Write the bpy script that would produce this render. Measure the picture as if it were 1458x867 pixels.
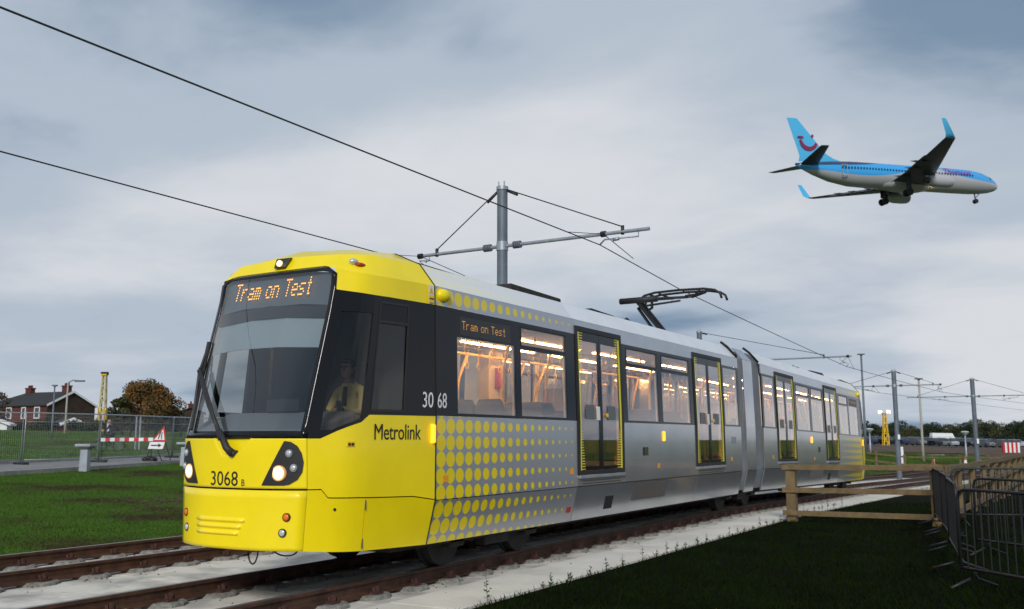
import bpy, bmesh, math, random
import numpy as np
from mathutils import Vector, Matrix, noise
random.seed(7); rng = np.random.default_rng(7)
R_ = math.radians
scene = bpy.context.scene
for o in list(bpy.data.objects): bpy.data.objects.remove(o)
COL = scene.collection

# ------------------------------------------------------------------ camera
# x runs along the near track (away from the camera), y across it, z = 0 is the top of the track slab
TH = math.atan(801/1350.0); PI = math.pi
FPX = 1336.0; PITCH = math.atan((625-433.5)/FPX)
CAM = Vector((0, -7.675, 1.75))
cd = bpy.data.cameras.new('camera'); cam = bpy.data.objects.new('camera', cd); COL.objects.link(cam)
cam.location = CAM; cam.rotation_euler = (PI/2+PITCH, 0, TH-PI/2)
cd.sensor_width = 36; cd.lens = FPX/1458*36; cd.clip_start = .05; cd.clip_end = 3000
cd.dof.use_dof = True; cd.dof.focus_distance = 12.5; cd.dof.aperture_fstop = 2.8
scene.camera = cam
DH = Vector((math.cos(TH), math.sin(TH), 0)); RT = Vector((math.sin(TH), -math.cos(TH), 0))
FW = (DH*math.cos(PITCH)+Vector((0, 0, math.sin(PITCH)))).normalized(); UP = RT.cross(FW)
def at(px, py, D):                         # direction of a photo pixel, taken to the ground distance D
    d = FW*FPX+RT*(px-729)+UP*(433.5-py); return CAM+d*(D/d.dot(DH))
def RD(r, d, z=0): v = CAM+RT*r+DH*d; v.z = z; return v

# ------------------------------------------------------------------ light
SUN_AZ = R_(204); SUN_EL = R_(30)           # azimuth of the sun, counter-clockwise from +x
w = bpy.data.worlds.new('World'); scene.world = w; w.use_nodes = True
nt = w.node_tree; N = nt.nodes; L = nt.links; N.clear()
out = N.new('ShaderNodeOutputWorld'); bg = N.new('ShaderNodeBackground'); bg.inputs[1].default_value = .051
sky = N.new('ShaderNodeTexSky'); sky.sky_type = 'NISHITA'; sky.sun_disc = False
sky.sun_elevation = SUN_EL; sky.sun_rotation = PI/2-SUN_AZ; sky.air_density = 1.2; sky.dust_density = 1.5
tc = N.new('ShaderNodeTexCoord'); sep = N.new('ShaderNodeSeparateXYZ'); L.new(tc.outputs['Generated'], sep.inputs[0])
def wm(op, a, b=None, clamp=False):
    n = N.new('ShaderNodeMath'); n.operation = op; n.use_clamp = clamp
    for i, v in enumerate((a, b)):
        if v is None: continue
        if isinstance(v, (int, float)): n.inputs[i].default_value = v
        else: L.new(v, n.inputs[i])
    return n.outputs[0]
zc = wm('ADD', wm('MAXIMUM', sep.outputs[2], 0.0), .16)
comb = N.new('ShaderNodeCombineXYZ')
L.new(wm('DIVIDE', sep.outputs[0], zc), comb.inputs[0]); L.new(wm('DIVIDE', sep.outputs[1], zc), comb.inputs[1])
def wnoise(scale, detail, rough, off, dist=.4, sx=1, sy=1):
    mp = N.new('ShaderNodeMapping'); mp.inputs['Location'].default_value = off; mp.inputs['Rotation'].default_value = (0, 0, TH)
    mp.inputs['Scale'].default_value = (sx, sy, 1)
    L.new(comb.outputs[0], mp.inputs[0])
    n = N.new('ShaderNodeTexNoise'); n.inputs['Scale'].default_value = scale; n.inputs['Detail'].default_value = detail
    n.inputs['Roughness'].default_value = rough; n.inputs['Distortion'].default_value = dist
    L.new(mp.outputs[0], n.inputs['Vector']); return n.outputs['Fac']
def wramp(fac, stops):
    r = N.new('ShaderNodeValToRGB'); L.new(fac, r.inputs[0]); e = r.color_ramp.elements
    r.color_ramp.interpolation = 'EASE'
    e[0].position, e[0].color = stops[0][0], (*stops[0][1], 1); e[1].position, e[1].color = stops[-1][0], (*stops[-1][1], 1)
    for p_, c_ in stops[1:-1]: k = e.new(p_); k.color = (*c_, 1)
    return r.outputs[0]
def wmix(fac, a, b, mode='MIX'):
    n = N.new('ShaderNodeMixRGB'); n.blend_type = mode
    for i, v in enumerate((fac, a, b)):
        if isinstance(v, (int, float)): n.inputs[i].default_value = v
        elif isinstance(v, tuple): n.inputs[i].default_value = (*v, 1)
        else: L.new(v, n.inputs[i])
    return n.outputs[0]
n1 = wnoise(.60, 2, .45, (-13.140, -12.761, 0), .25, 1, .9)
n2 = wnoise(2.1, 4, .55, (8.491, -16.122, 0), .35, 1, .8)
n3 = wnoise(6.0, 6, .6, (-15.842, -13.601, 0), .5, 1, .7)
cl = wm('ADD', wm('ADD', wm('MULTIPLY', n1, .76), wm('MULTIPLY', n2, .18)), wm('MULTIPLY', n3, .06))
el = wramp(sep.outputs[2], [(0, (.58,)*3), (.10, (.59,)*3), (.24, (.56,)*3), (.42, (.44,)*3), (.75, (.38,)*3)])   # an overcast deck that thins towards the horizon
cl2 = wm('ADD', wm('MULTIPLY', cl, 1.8), wm('SUBTRACT', el, .825))
cloud = wramp(cl2, [(.18, (.80, 1.40, 2.15)), (.38, (2.3, 3.3, 4.6)), (.56, (5.1, 5.9, 6.95)), (.85, (7.8, 8.05, 8.5))])
cover = wm('MULTIPLY', wm('SUBTRACT', cl, .22), 8.0, True)
mixc = wmix(wm('MAXIMUM', cover, .8), sky.outputs[0], cloud)
L.new(mixc, bg.inputs[0]); L.new(bg.outputs[0], out.inputs[0])

sd = bpy.data.lights.new('sun', 'SUN'); so = bpy.data.objects.new('sun', sd); COL.objects.link(so)
sd.energy = 1.5; sd.angle = R_(14); sd.color = (1, .96, .9)
sv = Vector((math.cos(SUN_AZ)*math.cos(SUN_EL), math.sin(SUN_AZ)*math.cos(SUN_EL), math.sin(SUN_EL)))
so.rotation_euler = sv.to_track_quat('Z', 'Y').to_euler(); so.location = (0, 0, 60)
vs = scene.view_settings; vs.view_transform = 'Standard'; vs.look = 'None'; vs.exposure = 0.78; vs.gamma = 1
scene.render.engine = 'CYCLES'; scene.render.resolution_x = 1024; scene.render.resolution_y = 609

# ------------------------------------------------------------------ materials
def _n(nt, t, **kw):
    n = nt.nodes.new(t)
    for k, v in kw.items(): setattr(n, k, v)
    return n
def pm(name, col, rough=.5, metal=0, coat=0, var=0, scale=4, col2=None, bump=0, bscale=30, emit=None, estr=0, spec=.5, lo=.35, hi=.65, stretch=(1, 1, 1), space='world'):
    m = bpy.data.materials.new(name); m.use_nodes = True; nt = m.node_tree; b = nt.nodes['Principled BSDF']
    b.inputs['Base Color'].default_value = (*col, 1); b.inputs['Roughness'].default_value = rough
    b.inputs['Metallic'].default_value = metal; b.inputs['Coat Weight'].default_value = coat; b.inputs['Coat Roughness'].default_value = .06
    b.inputs['Specular IOR Level'].default_value = spec
    if emit: b.inputs['Emission Color'].default_value = (*emit, 1); b.inputs['Emission Strength'].default_value = estr
    if var or col2 or bump:
        if space == 'world': src = _n(nt, 'ShaderNodeNewGeometry').outputs['Position']
        else: src = _n(nt, 'ShaderNodeTexCoord').outputs['Object']
        mp = _n(nt, 'ShaderNodeMapping'); mp.inputs['Scale'].default_value = stretch; nt.links.new(src, mp.inputs[0]); src = mp.outputs[0]
    if var or col2:
        n = _n(nt, 'ShaderNodeTexNoise'); n.inputs['Scale'].default_value = scale; n.inputs['Detail'].default_value = 8; n.inputs['Roughness'].default_value = .6
        nt.links.new(src, n.inputs['Vector'])
        r = _n(nt, 'ShaderNodeValToRGB'); nt.links.new(n.outputs['Fac'], r.inputs[0])
        c2 = col2 if col2 else tuple(max(0, c*(1-var)) for c in col); c1 = col if col2 else tuple(min(1, c*(1+var)) for c in col)
        r.color_ramp.elements[0].position = lo; r.color_ramp.elements[0].color = (*c2, 1)
        r.color_ramp.elements[1].position = hi; r.color_ramp.elements[1].color = (*c1, 1)
        nt.links.new(r.outputs[0], b.inputs['Base Color'])
    if bump:
        n2 = _n(nt, 'ShaderNodeTexNoise'); n2.inputs['Scale'].default_value = bscale; n2.inputs['Detail'].default_value = 6
        nt.links.new(src, n2.inputs['Vector'])
        bp = _n(nt, 'ShaderNodeBump'); bp.inputs['Strength'].default_value = bump; bp.inputs['Distance'].default_value = .02
        nt.links.new(n2.outputs['Fac'], bp.inputs['Height']); nt.links.new(bp.outputs[0], b.inputs['Normal'])
    return m
def glassm(name, tint, refl=.06, blend=.35):
    m = bpy.data.materials.new(name); m.use_nodes = True; nt = m.node_tree; nt.nodes.clear()
    o = _n(nt, 'ShaderNodeOutputMaterial'); mx = _n(nt, 'ShaderNodeMixShader')
    t = _n(nt, 'ShaderNodeBsdfTransparent'); t.inputs[0].default_value = (*tint, 1)
    g = _n(nt, 'ShaderNodeBsdfGlossy'); g.inputs['Roughness'].default_value = .015; g.inputs[0].default_value = (.95, .97, 1, 1)
    ge = _n(nt, 'ShaderNodeNewGeometry'); dp = _n(nt, 'ShaderNodeVectorMath', operation='DOT_PRODUCT'); nt.links.new(ge.outputs['Normal'], dp.inputs[0]); nt.links.new(ge.outputs['Incoming'], dp.inputs[1])
    def mth(op, a, b=None):
        n = _n(nt, 'ShaderNodeMath', operation=op); n.use_clamp = op == 'ADD'
        for i, v in enumerate((a, b)):
            if v is None: continue
            if isinstance(v, (int, float)): n.inputs[i].default_value = v
            else: nt.links.new(v, n.inputs[i])
        return n.outputs[0]
    fr = mth('POWER', mth('SUBTRACT', 1.0, mth('ABSOLUTE', dp.outputs['Value'])), 3.2)
    nt.links.new(mth('ADD', mth('MULTIPLY', fr, blend), refl), mx.inputs[0])
    nt.links.new(t.outputs[0], mx.inputs[1]); nt.links.new(g.outputs[0], mx.inputs[2]); nt.links.new(mx.outputs[0], o.inputs[0])
    return m
M = {}
M['yellow'] = pm('yellow_paint', (.88, .69, .005), .34, 0, .30, var=.045, scale=1.6, spec=.35, bump=.035, bscale=1.6)
M['silver'] = pm('silver_paint', (.50, .515, .545), .17, .72, .4, var=.07, scale=1.6, bump=.05, bscale=1.3)
M['roofwhite'] = pm('pale_roof_paint', (.78, .80, .83), .35, .05, .2, var=.04, scale=1.5)
M['black'] = pm('gloss_black', (.008, .009, .011), .14, 0, 0, spec=.28)
M['blackmat'] = pm('matt_black', (.012, .012, .013), .55)
M['dark'] = pm('underframe_black', (.018, .016, .015), .8, var=.4, scale=6)
M['rubber'] = pm('rubber', (.02, .02, .022), .6)
M['bellow'] = pm('bellows_grey', (.115, .13, .15), .6, var=.12, scale=3)
M['gap'] = pm('joint_black', (.006, .006, .006), .9)
M['winglass'] = glassm('saloon_glass', (.92, .82, .72), .11, .9)
M['doorglass'] = glassm('door_glass', (.92, .81, .70), .15, .9)
M['wsglass'] = glassm('windscreen_glass', (.80, .84, .86), .10, .8)
M['cabglass'] = glassm('tinted_cab_glass', (.80, .78, .74), .03, .6)
M['cream'] = pm('cream_lining', (.60, .54, .44), .5, var=.05, scale=2)
M['ceil'] = pm('ceiling_lining', (.58, .54, .46), .5)
M['floorin'] = pm('saloon_floor', (.09, .09, .10), .7)
M['seat'] = pm('seat_grey', (.085, .085, .09), .5, var=.08, scale=9)
M['seatfab'] = pm('seat_fabric', (.06, .065, .08), .9)
M['pole'] = pm('yellow_handrail', (.75, .50, .02), .3)
M['edgeyellow'] = pm('door_edge_yellow', (.80, .72, .06), .4)
M['lamp'] = pm('saloon_lamp', (1, .9, .7), .4, emit=(1, .63, .27), estr=36)
M['red'] = pm('red_box', (.40, .02, .02), .4)
M['led'] = pm('amber_led', (.9, .4, .05), .4, emit=(1, .40, .05), estr=1.5)
M['leddim'] = pm('dim_amber_led', (.6, .3, .05), .4, emit=(1, .42, .06), estr=.55)
M['dispbk'] = pm('display_backing', (.10, .115, .13), .4)
M['dispbk2'] = pm('side_display_backing', (.02, .02, .022), .4)
M['head'] = pm('headlamp', (1, .9, .7), .3, emit=(1, .70, .34), estr=.95)
M['headrim'] = pm('headlamp_rim', (.8, .55, .25), .25, .6, emit=(1, .45, .10), estr=.25)
M['lens'] = pm('clear_lens', (.55, .58, .6), .15, .3)
M['orangelamp'] = pm('orange_side_lamp', (1, .35, .02), .3, emit=(1, .28, .01), estr=1.5)
M['amber'] = pm('amber_lens', (.75, .16, .01), .25)
M['orange'] = pm('orange_sticker', (.85, .33, .01), .5)
M['white'] = pm('white_paint', (.78, .79, .80), .4)
M['grille'] = pm('grille_grey', (.10, .095, .09), .7, .1)
M['blind'] = pm('cab_blind', (.26, .31, .33), .8)
M['cabgrey'] = pm('cab_lining', (.055, .058, .062), .7)
M['desk'] = pm('cab_desk', (.16, .17, .18), .6)
M['steel'] = pm('galvanised_steel', (.33, .36, .40), .45, .5, var=.12, scale=5)
M['polesteel'] = pm('grey_pole_paint', (.115, .14, .17), .5, .1, var=.14, scale=3)
M['wire'] = pm('wire_black', (.012, .012, .013), .5)
M['railside'] = pm('rusty_rail', (.085, .036, .018), .75, .1, var=.5, scale=7, bump=.3, bscale=50, col2=(.035, .016, .010))
M['railtop'] = pm('polished_rail_head', (.20, .18, .17), .3, .8)
M['clip'] = pm('rusty_clip', (.05, .017, .012), .75, var=.5, scale=30)
M['pad'] = pm('grout_pad', (.21, .205, .185), .95, var=.35, scale=18, bump=.8, bscale=60)
M['slab'] = pm('track_concrete', (.68, .64, .57), .85, col2=(.33, .315, .285), scale=1.6, bump=.25, bscale=45, lo=.34, hi=.58)
M['slab2'] = pm('walkway_concrete', (.70, .665, .60), .85, col2=(.52, .495, .45), scale=1.0, bump=.2, bscale=50, lo=.3, hi=.6)
M['road'] = pm('road_asphalt', (.20, .195, .19), .85, var=.25, scale=2.2)
M['kerb'] = pm('kerb_concrete', (.30, .29, .27), .9, var=.2, scale=3)
M['grass'] = pm('short_grass', (.050, .098, .012), .95, col2=(.050, .036, .018), scale=.28, bump=.9, bscale=22, lo=.37, hi=.50, spec=.08)
M['blade'] = pm('grass_blade', (.055, .125, .012), .8, spec=.1, col2=(.042, .036, .014), scale=.28, lo=.37, hi=.52)
M['blade_shade'] = pm('shade_toned_grass_blade', (.009, .020, .003), .9, spec=.03, col2=(.005, .008, .002), scale=1.1, lo=.3, hi=.65)  # darkened copy of the grass blades, foreground shade put into the green
M['ballast'] = pm('ballast', (.06, .05, .045), .95, var=.5, scale=14, bump=1, bscale=30)
M['earth'] = pm('bare_earth', (.075, .045, .028), .95, var=.3, scale=.5)
M['tarmac'] = pm('car_park_ground', (.11, .10, .095), .9, var=.25, scale=.4)
M['wood'] = pm('fence_timber', (.19, .135, .062), .8, col2=(.10, .072, .034), scale=6, bump=.3, bscale=30, stretch=(1, 1, 1), lo=.3, hi=.7)
M['woodold'] = pm('weathered_timber', (.20, .14, .07), .85, col2=(.08, .055, .03), scale=5, lo=.3, hi=.7)
M['verge'] = pm('shade_toned_verge_soil', (.006, .010, .003), .95, col2=(.004, .005, .003), scale=.8, bump=.9, bscale=25, spec=.03)  # near-black ground: the shade of the foreground corner is painted into the colour
M['galv'] = pm('shade_toned_galvanised_tube', (.020, .022, .026), .5, .25, var=.15, scale=8)  # galvanised steel toned almost black, with shade painted into the base colour
M['brick'] = pm('red_brick', (.095, .026, .018), .9, var=.25, scale=2)
M['brown'] = pm('brown_render', (.042, .026, .017), .95, var=.2, scale=1)
M['slate'] = pm('roof_slate', (.026, .026, .029), .85, var=.25, scale=1.5)
M['slate2'] = pm('grey_roof_tile', (.13, .125, .13), .9, var=.2, scale=1.5)
M['pane'] = pm('dark_pane', (.05, .06, .07), .1)
M['bark'] = pm('bark', (.06, .045, .03), .95, var=.3, scale=6)
M['autumn'] = pm('autumn_leaf', (.19, .078, .012), .8, col2=(.060, .055, .014), scale=.5, lo=.38, hi=.62)
M['leafd'] = pm('dark_leaf', (.020, .034, .012), .85, var=.5, scale=.35)
M['leafg'] = pm('olive_leaf', (.050, .052, .014), .85, var=.4, scale=.35)
M['leafr'] = pm('conifer_leaf', (.018, .032, .016), .85, var=.4, scale=.35)
M['masty'] = pm('mast_yellow', (.70, .45, .02), .5)
M['masto'] = pm('mast_pale', (.62, .55, .33), .5)
M['beige'] = pm('beige_concrete', (.34, .325, .28), .8)
M['signred'] = pm('sign_red', (.50, .02, .025), .45)
M['signwhite'] = pm('sign_white', (.75, .76, .77), .45)
M['cone'] = pm('cone_orange', (.65, .10, .02), .6)
M['skin'] = pm('skin', (.36, .20, .14), .6)
M['hair'] = pm('dark_hair', (.03, .022, .016), .7)
M['shirt'] = pm('pale_yellow_shirt', (.62, .52, .20), .8)
M['cloth'] = pm('navy_cloth', (.016, .019, .026), .9)
M['bikegreen'] = pm('bicycle_green', (.02, .14, .06), .4)
M['weed'] = pm('weed_leaf', (.045, .075, .018), .8)
M['blue'] = pm('airliner_blue', (.03, .34, .72), .3, 0, .3)
M['winglet'] = pm('winglet_blue', (.07, .42, .72), .35)
M['navy'] = pm('airliner_navy', (.012, .02, .06), .35)
M['airwhite'] = pm('airliner_white', (.40, .41, .44), .3, 0, .3)
M['wing'] = pm('wing_grey', (.035, .037, .042), .45)
M['logo'] = pm('logo_red', (.22, .010, .07), .5)
M['purple'] = pm('logo_purple', (.20, .03, .30), .5)
M['tyre'] = pm('tyre', (.012, .012, .013), .8)
M['warn'] = pm('warning_yellow', (.85, .55, .02), .5)
M['flash'] = pm('landing_lamp', (1, .9, .7), .4, emit=(1, .7, .35), estr=12)

def dots_material(name='dotted_paint', base=(.46, .475, .505), yel=(.84, .65, .004), met=.6):
    m = bpy.data.materials.new(name); m.use_nodes = True; nt = m.node_tree; b = nt.nodes['Principled BSDF']
    b.inputs['Roughness'].default_value = .28; b.inputs['Coat Weight'].default_value = .4; b.inputs['Coat Roughness'].default_value = .06
    uv = _n(nt, 'ShaderNodeUVMap'); uv.uv_map = 'side'; sp = _n(nt, 'ShaderNodeSeparateXYZ'); nt.links.new(uv.outputs[0], sp.inputs[0])
    def m_(op, a, b=None, clamp=False):
        n = _n(nt, 'ShaderNodeMath', operation=op); n.use_clamp = clamp
        for i, v in enumerate((a, b)):
            if v is None: continue
            if isinstance(v, (int, float)): n.inputs[i].default_value = v
            else: nt.links.new(v, n.inputs[i])
        return n.outputs[0]
    u = m_('DIVIDE', m_('SUBTRACT', sp.outputs[0], 9.085), .197); v = m_('DIVIDE', m_('SUBTRACT', sp.outputs[1], 1.90), .193)
    c = m_('ROUND', u); du = m_('MULTIPLY', m_('SUBTRACT', u, c), .197); dv = m_('MULTIPLY', m_('SUBTRACT', v, m_('ROUND', v)), .193)
    r = m_('MULTIPLY', m_('SUBTRACT', 1.0, m_('MULTIPLY', c, .8/17)), .0965)
    d = m_('SQRT', m_('ADD', m_('MULTIPLY', du, du), m_('MULTIPLY', dv, dv)))
    msk = m_('MULTIPLY', m_('MULTIPLY', m_('SUBTRACT', r, d), 400.0, True), m_('LESS_THAN', c, 17.5))
    mx = _n(nt, 'ShaderNodeMixRGB'); nt.links.new(msk, mx.inputs[0]); mx.inputs[1].default_value = (*base, 1); mx.inputs[2].default_value = (*yel, 1)
    nt.links.new(mx.outputs[0], b.inputs['Base Color'])
    nt.links.new(m_('MULTIPLY', m_('SUBTRACT', 1.0, msk), met), b.inputs['Metallic'])
    return m
M['dots'] = dots_material()
M['sheendots'] = dots_material('sheen_paled_dotted_roof_paint', (.74, .76, .79), (.80, .77, .58), .05)  # dots paled: the sky's reflection on the sloping fairing is put into the colour

# ------------------------------------------------------------------ builders
class MB:
    def __init__(s, T=None): s.v = []; s.f = []; s.mi = []; s.uv = []; s.T = T; s.cur = 0
    def p(s, *a):
        a = Vector(a if len(a) > 1 else a[0]); s.uv.append((a.x, a.z)); s.v.append(s.T(a) if s.T else a); return len(s.v)-1
    def face(s, idx): s.f.append(tuple(idx)); s.mi.append(s.cur)
    def poly(s, pts): s.face([s.p(q) for q in pts])
    def hexa(s, b, t):                       # two rings of equal length, closed at both ends
        n = len(b); i = [s.p(q) for q in b]; j = [s.p(q) for q in t]
        s.face(i[::-1]); s.face(j)
        for k in range(n): s.face((i[k], i[(k+1) % n], j[(k+1) % n], j[k]))
    def box(s, x0, x1, y0, y1, z0, z1):
        s.hexa([(x0, y0, z0), (x1, y0, z0), (x1, y1, z0), (x0, y1, z0)], [(x0, y0, z1), (x1, y0, z1), (x1, y1, z1), (x0, y1, z1)])
    def obox(s, c, ex, ey, ez):              # box from centre and half-axis vectors
        c, ex, ey, ez = map(Vector, (c, ex, ey, ez))
        s.hexa([c-ex-ey-ez, c+ex-ey-ez, c+ex+ey-ez, c-ex+ey-ez], [c-ex-ey+ez, c+ex-ey+ez, c+ex+ey+ez, c-ex+ey+ez])
    def prism(s, pts, d):                    # polygon (3D points) pushed along d
        d = Vector(d); s.hexa([Vector(q) for q in pts], [Vector(q)+d for q in pts])
    def tube(s, pts, r, n=8, r2=None):
        pts = [Vector(q) for q in pts]; rings = []
        for k, q in enumerate(pts):
            t = (pts[min(k+1, len(pts)-1)]-pts[max(k-1, 0)]).normalized()
            a = t.orthogonal().normalized() if k == 0 else (a-t*a.dot(t)).normalized()
            b = t.cross(a); rr = r if r2 is None else r+(r2-r)*k/(len(pts)-1)
            rings.append([s.p(q+(a*math.cos(2*PI*j/n)+b*math.sin(2*PI*j/n))*rr) for j in range(n)])
        for k in range(len(rings)-1):
            for j in range(n): s.face((rings[k][j], rings[k][(j+1) % n], rings[k+1][(j+1) % n], rings[k+1][j]))
        s.face(rings[0][::-1]); s.face(rings[-1])
    def loft(s, rings, cap=True, closed=True):
        R = [[s.p(q) for q in r] for r in rings]; n = len(R[0])
        for k in range(len(R)-1):
            for j in range(n if closed else n-1): s.face((R[k][j], R[k][(j+1) % n], R[k+1][(j+1) % n], R[k+1][j]))
        if cap: s.face(R[0][::-1]); s.face(R[-1])
    def ell(s, c, rx, ry, rz, nu=10, nv=7, half=None):
        c = Vector(c); rings = []
        for i in range(nv+1):
            t = PI*i/nv
            rings.append([c+Vector((rx*math.sin(t)*math.cos(2*PI*j/nu), ry*math.sin(t)*math.sin(2*PI*j/nu), rz*math.cos(t))) for j in range(nu)])
        rings[0] = [q+Vector((0, 0, 0))*0+(q-c-Vector((0, 0, rz)))*.0 for q in rings[0]]
        s.loft(rings, cap=False)
    def grid(s, fn, us, vs, skip=None, thick=None):
        I = [[s.p(fn(u, v)) for v in vs] for u in us]
        for a in range(len(us)-1):
            for b in range(len(vs)-1):
                if skip and skip(a, b): continue
                s.face((I[a][b], I[a+1][b], I[a+1][b+1], I[a][b+1]))
    def build(s, name, mat, parent=None, smooth=False, bevel=0, solid=0, uv=False, auto=None):
        me = bpy.data.meshes.new(name); me.from_pydata([tuple(q) for q in s.v], [], s.f); me.validate(clean_customdata=False)
        bm = bmesh.new(); bm.from_mesh(me)
        if len(bm.faces) == len(s.mi):
            bm.faces.ensure_lookup_table()
            for k, fc in enumerate(bm.faces): fc.material_index = s.mi[k]
        if uv:
            lay = bm.loops.layers.uv.new('side'); bm.verts.ensure_lookup_table()
            for fc in bm.faces:
                for lp in fc.loops: lp[lay].uv = s.uv[lp.vert.index]
        else:
            bmesh.ops.remove_doubles(bm, verts=bm.verts, dist=1e-5)
        bmesh.ops.recalc_face_normals(bm, faces=bm.faces)
        if smooth:
            for fc in bm.faces: fc.smooth = True
        bm.to_mesh(me); bm.free()
        for m in (mat if isinstance(mat, (list, tuple)) else [mat]): me.materials.append(M[m] if isinstance(m, str) else m)
        o = bpy.data.objects.new(name, me); COL.objects.link(o)
        if parent: o.parent = parent
        if smooth and auto: me.set_sharp_from_angle(angle=R_(auto))
        if solid: md = o.modifiers.new('solid', 'SOLIDIFY'); md.thickness = solid; md.offset = 0
        if bevel: md = o.modifiers.new('bevel', 'BEVEL'); md.width = bevel; md.segments = 2; md.limit_method = 'ANGLE'; md.angle_limit = R_(40)
        return o
def tag(o, label=None, cat=None, group=None, kind=None):
    if label: o['label'] = label
    if cat: o['category'] = cat
    if group: o['group'] = group
    if kind: o['kind'] = kind
    return o
def empty(name, loc=(0, 0, 0), rz=0):
    o = bpy.data.objects.new(name, None); COL.objects.link(o); o.location = loc; o.rotation_euler.z = rz; o.empty_display_size = .1; return o
def copy_tree(o, parent=None):
    c = o.copy(); COL.objects.link(c); c.parent = parent
    for ch in list(o.children): copy_tree(ch, c)
    return c
def dup(o, parent, loc, rz=None):
    c = o.copy(); COL.objects.link(c); c.parent = parent; c.location = loc
    if rz is not None: c.rotation_euler.z = rz
    return c
def text_mesh(name, body, size, origin, ex, ez, mat, parent, sx=1.0, T=None, space=1.0, thick=.002):
    cu = bpy.data.curves.new(name, 'FONT'); cu.body = body; cu.size = size; cu.space_character = space; cu.fill_mode = 'FRONT'; cu.resolution_u = 3; cu.extrude = 0
    ob = bpy.data.objects.new(name, cu); COL.objects.link(ob)
    me = bpy.data.meshes.new_from_object(ob.evaluated_get(bpy.context.evaluated_depsgraph_get())); bpy.data.objects.remove(ob); bpy.data.curves.remove(cu)
    o0, ex, ez = Vector(origin), Vector(ex).normalized(), Vector(ez).normalized()
    for v in me.vertices:
        q = o0+ex*v.co.x*sx+ez*v.co.y; v.co = T(q) if T else q
    me.materials.clear(); me.materials.append(M[mat])
    o = bpy.data.objects.new(name, me); COL.objects.link(o); o.parent = parent
    md = o.modifiers.new('solid', 'SOLIDIFY'); md.thickness = thick; md.offset = 1
    return o
GLY = {'T': ['#####', '..#..', '..#..', '..#..', '..#..', '..#..', '..#..'], 'r': ['.....', '.....', '#.##.', '##...', '#....', '#....', '#....'],
       'a': ['.....', '.....', '.###.', '....#', '.####', '#...#', '.####'], 'm': ['.....', '.....', '####.', '#.#.#', '#.#.#', '#.#.#', '#.#.#'],
       'o': ['.....', '.....', '.###.', '#...#', '#...#', '#...#', '.###.'], 'n': ['.....', '.....', '####.', '#...#', '#...#', '#...#', '#...#'],
       'e': ['.....', '.....', '.###.', '#...#', '#####', '#....', '.###.'], 's': ['.....', '.....', '.####', '#....', '.###.', '....#', '####.'],
       't': ['..#..', '..#..', '.###.', '..#..', '..#..', '..#..', '..##.'], ' ': ['...']*7}
def led_text(mb, s, org, ex, ez, pitch, dot, wide=1.0):
    ex, ez = Vector(ex), Vector(ez); x = 0; org = Vector(org)
    for ch in s:
        g = GLY[ch]
        for r in range(7):
            for c in range(len(g[r])):
                if g[r][c] == '#':
                    q = org+ex*(x+c)*pitch*wide-ez*r*pitch
                    mb.poly([q-ex*dot-ez*dot*.7, q+ex*dot-ez*dot*.7, q+ex*dot+ez*dot*.7, q-ex*dot+ez*dot*.7])
        x += len(g[0])+1

# ------------------------------------------------------------------ the lie of the land
def sstep(a, b, x): t = min(1, max(0, (x-a)/(b-a))); return t*t*(3-2*t)
def yc(x):                                  # centre line of the near track
    if x < 22: return 0.0
    if x < 150: return -.0008*(x-22)**2
    return -.0008*128**2-.2048*(x-150)
def drop(x):                                # the line falls gently after the first car
    return 0 if x < 21.5 else max(-.72, -.016*(x-21.5))
def hland(x, y):
    v = y-yc(x); g = 0.0
    for y0, y1, k in ((5.4, 25, .034), (25, 45, .019), (45, 85, .040)): g += k*min(max(0, y-y0), y1-y0)
    wv = 1-sstep(4.4, 11, abs(v-1.6)) if x > 21 else 1
    und = .05*noise.noise(Vector((x*.12, y*.12, 0)))*sstep(0, 6, max(v-5.5, -2.4-v))
    return g+drop(x)*wv+und+.10*sstep(1, 7, -2.2-v)
xs = sorted(set([-60, -30, -15]+list(np.arange(-8, 60, 1.0))+list(np.arange(60, 160, 5.0))+[160, 180, 210, 250, 320, 420, 600, 900, 1500]))
vv = sorted(set([-900, -400, -200, -120, -80, -50, -35, -25, -18, -14, -11, -10, -9, -8.5, -8, -7.5, -7, -6.5, -6, -5.5, -5, -4.5, -4, -3.6, -3.2, -2.9, -2.6, -2.4, -2.19, -2.17, 5.42, 5.44, 5.9, 6.5, 7.5]+list(np.arange(8.5, 42, 1.5))+[44, 48, 52, 58, 65, 75, 90, 110, 140, 180, 260, 400, 700, 1400]))
mb = MB()
def land(x, v):
    y = v+yc(x)
    if -2.18 < v < 5.43: return Vector((x, y, drop(x)-.14))
    return Vector((x, y, hland(x, y)+.012))
mb.grid(land, xs, [v for v in vv if v >= -2.19])
mb.grid(land, xs, [v for v in vv if v <= -50])
ground = tag(mb.build('ground', 'grass', smooth=True, auto=30), kind='structure')
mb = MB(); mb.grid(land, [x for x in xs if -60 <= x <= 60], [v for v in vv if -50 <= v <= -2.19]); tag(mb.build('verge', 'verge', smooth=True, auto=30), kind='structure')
mb = MB(); mb.grid(land, [x for x in xs if x >= 60], [v for v in vv if -50 <= v <= -2.19]); tag(mb.build('ground', 'grass', smooth=True, auto=30), kind='structure')

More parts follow.
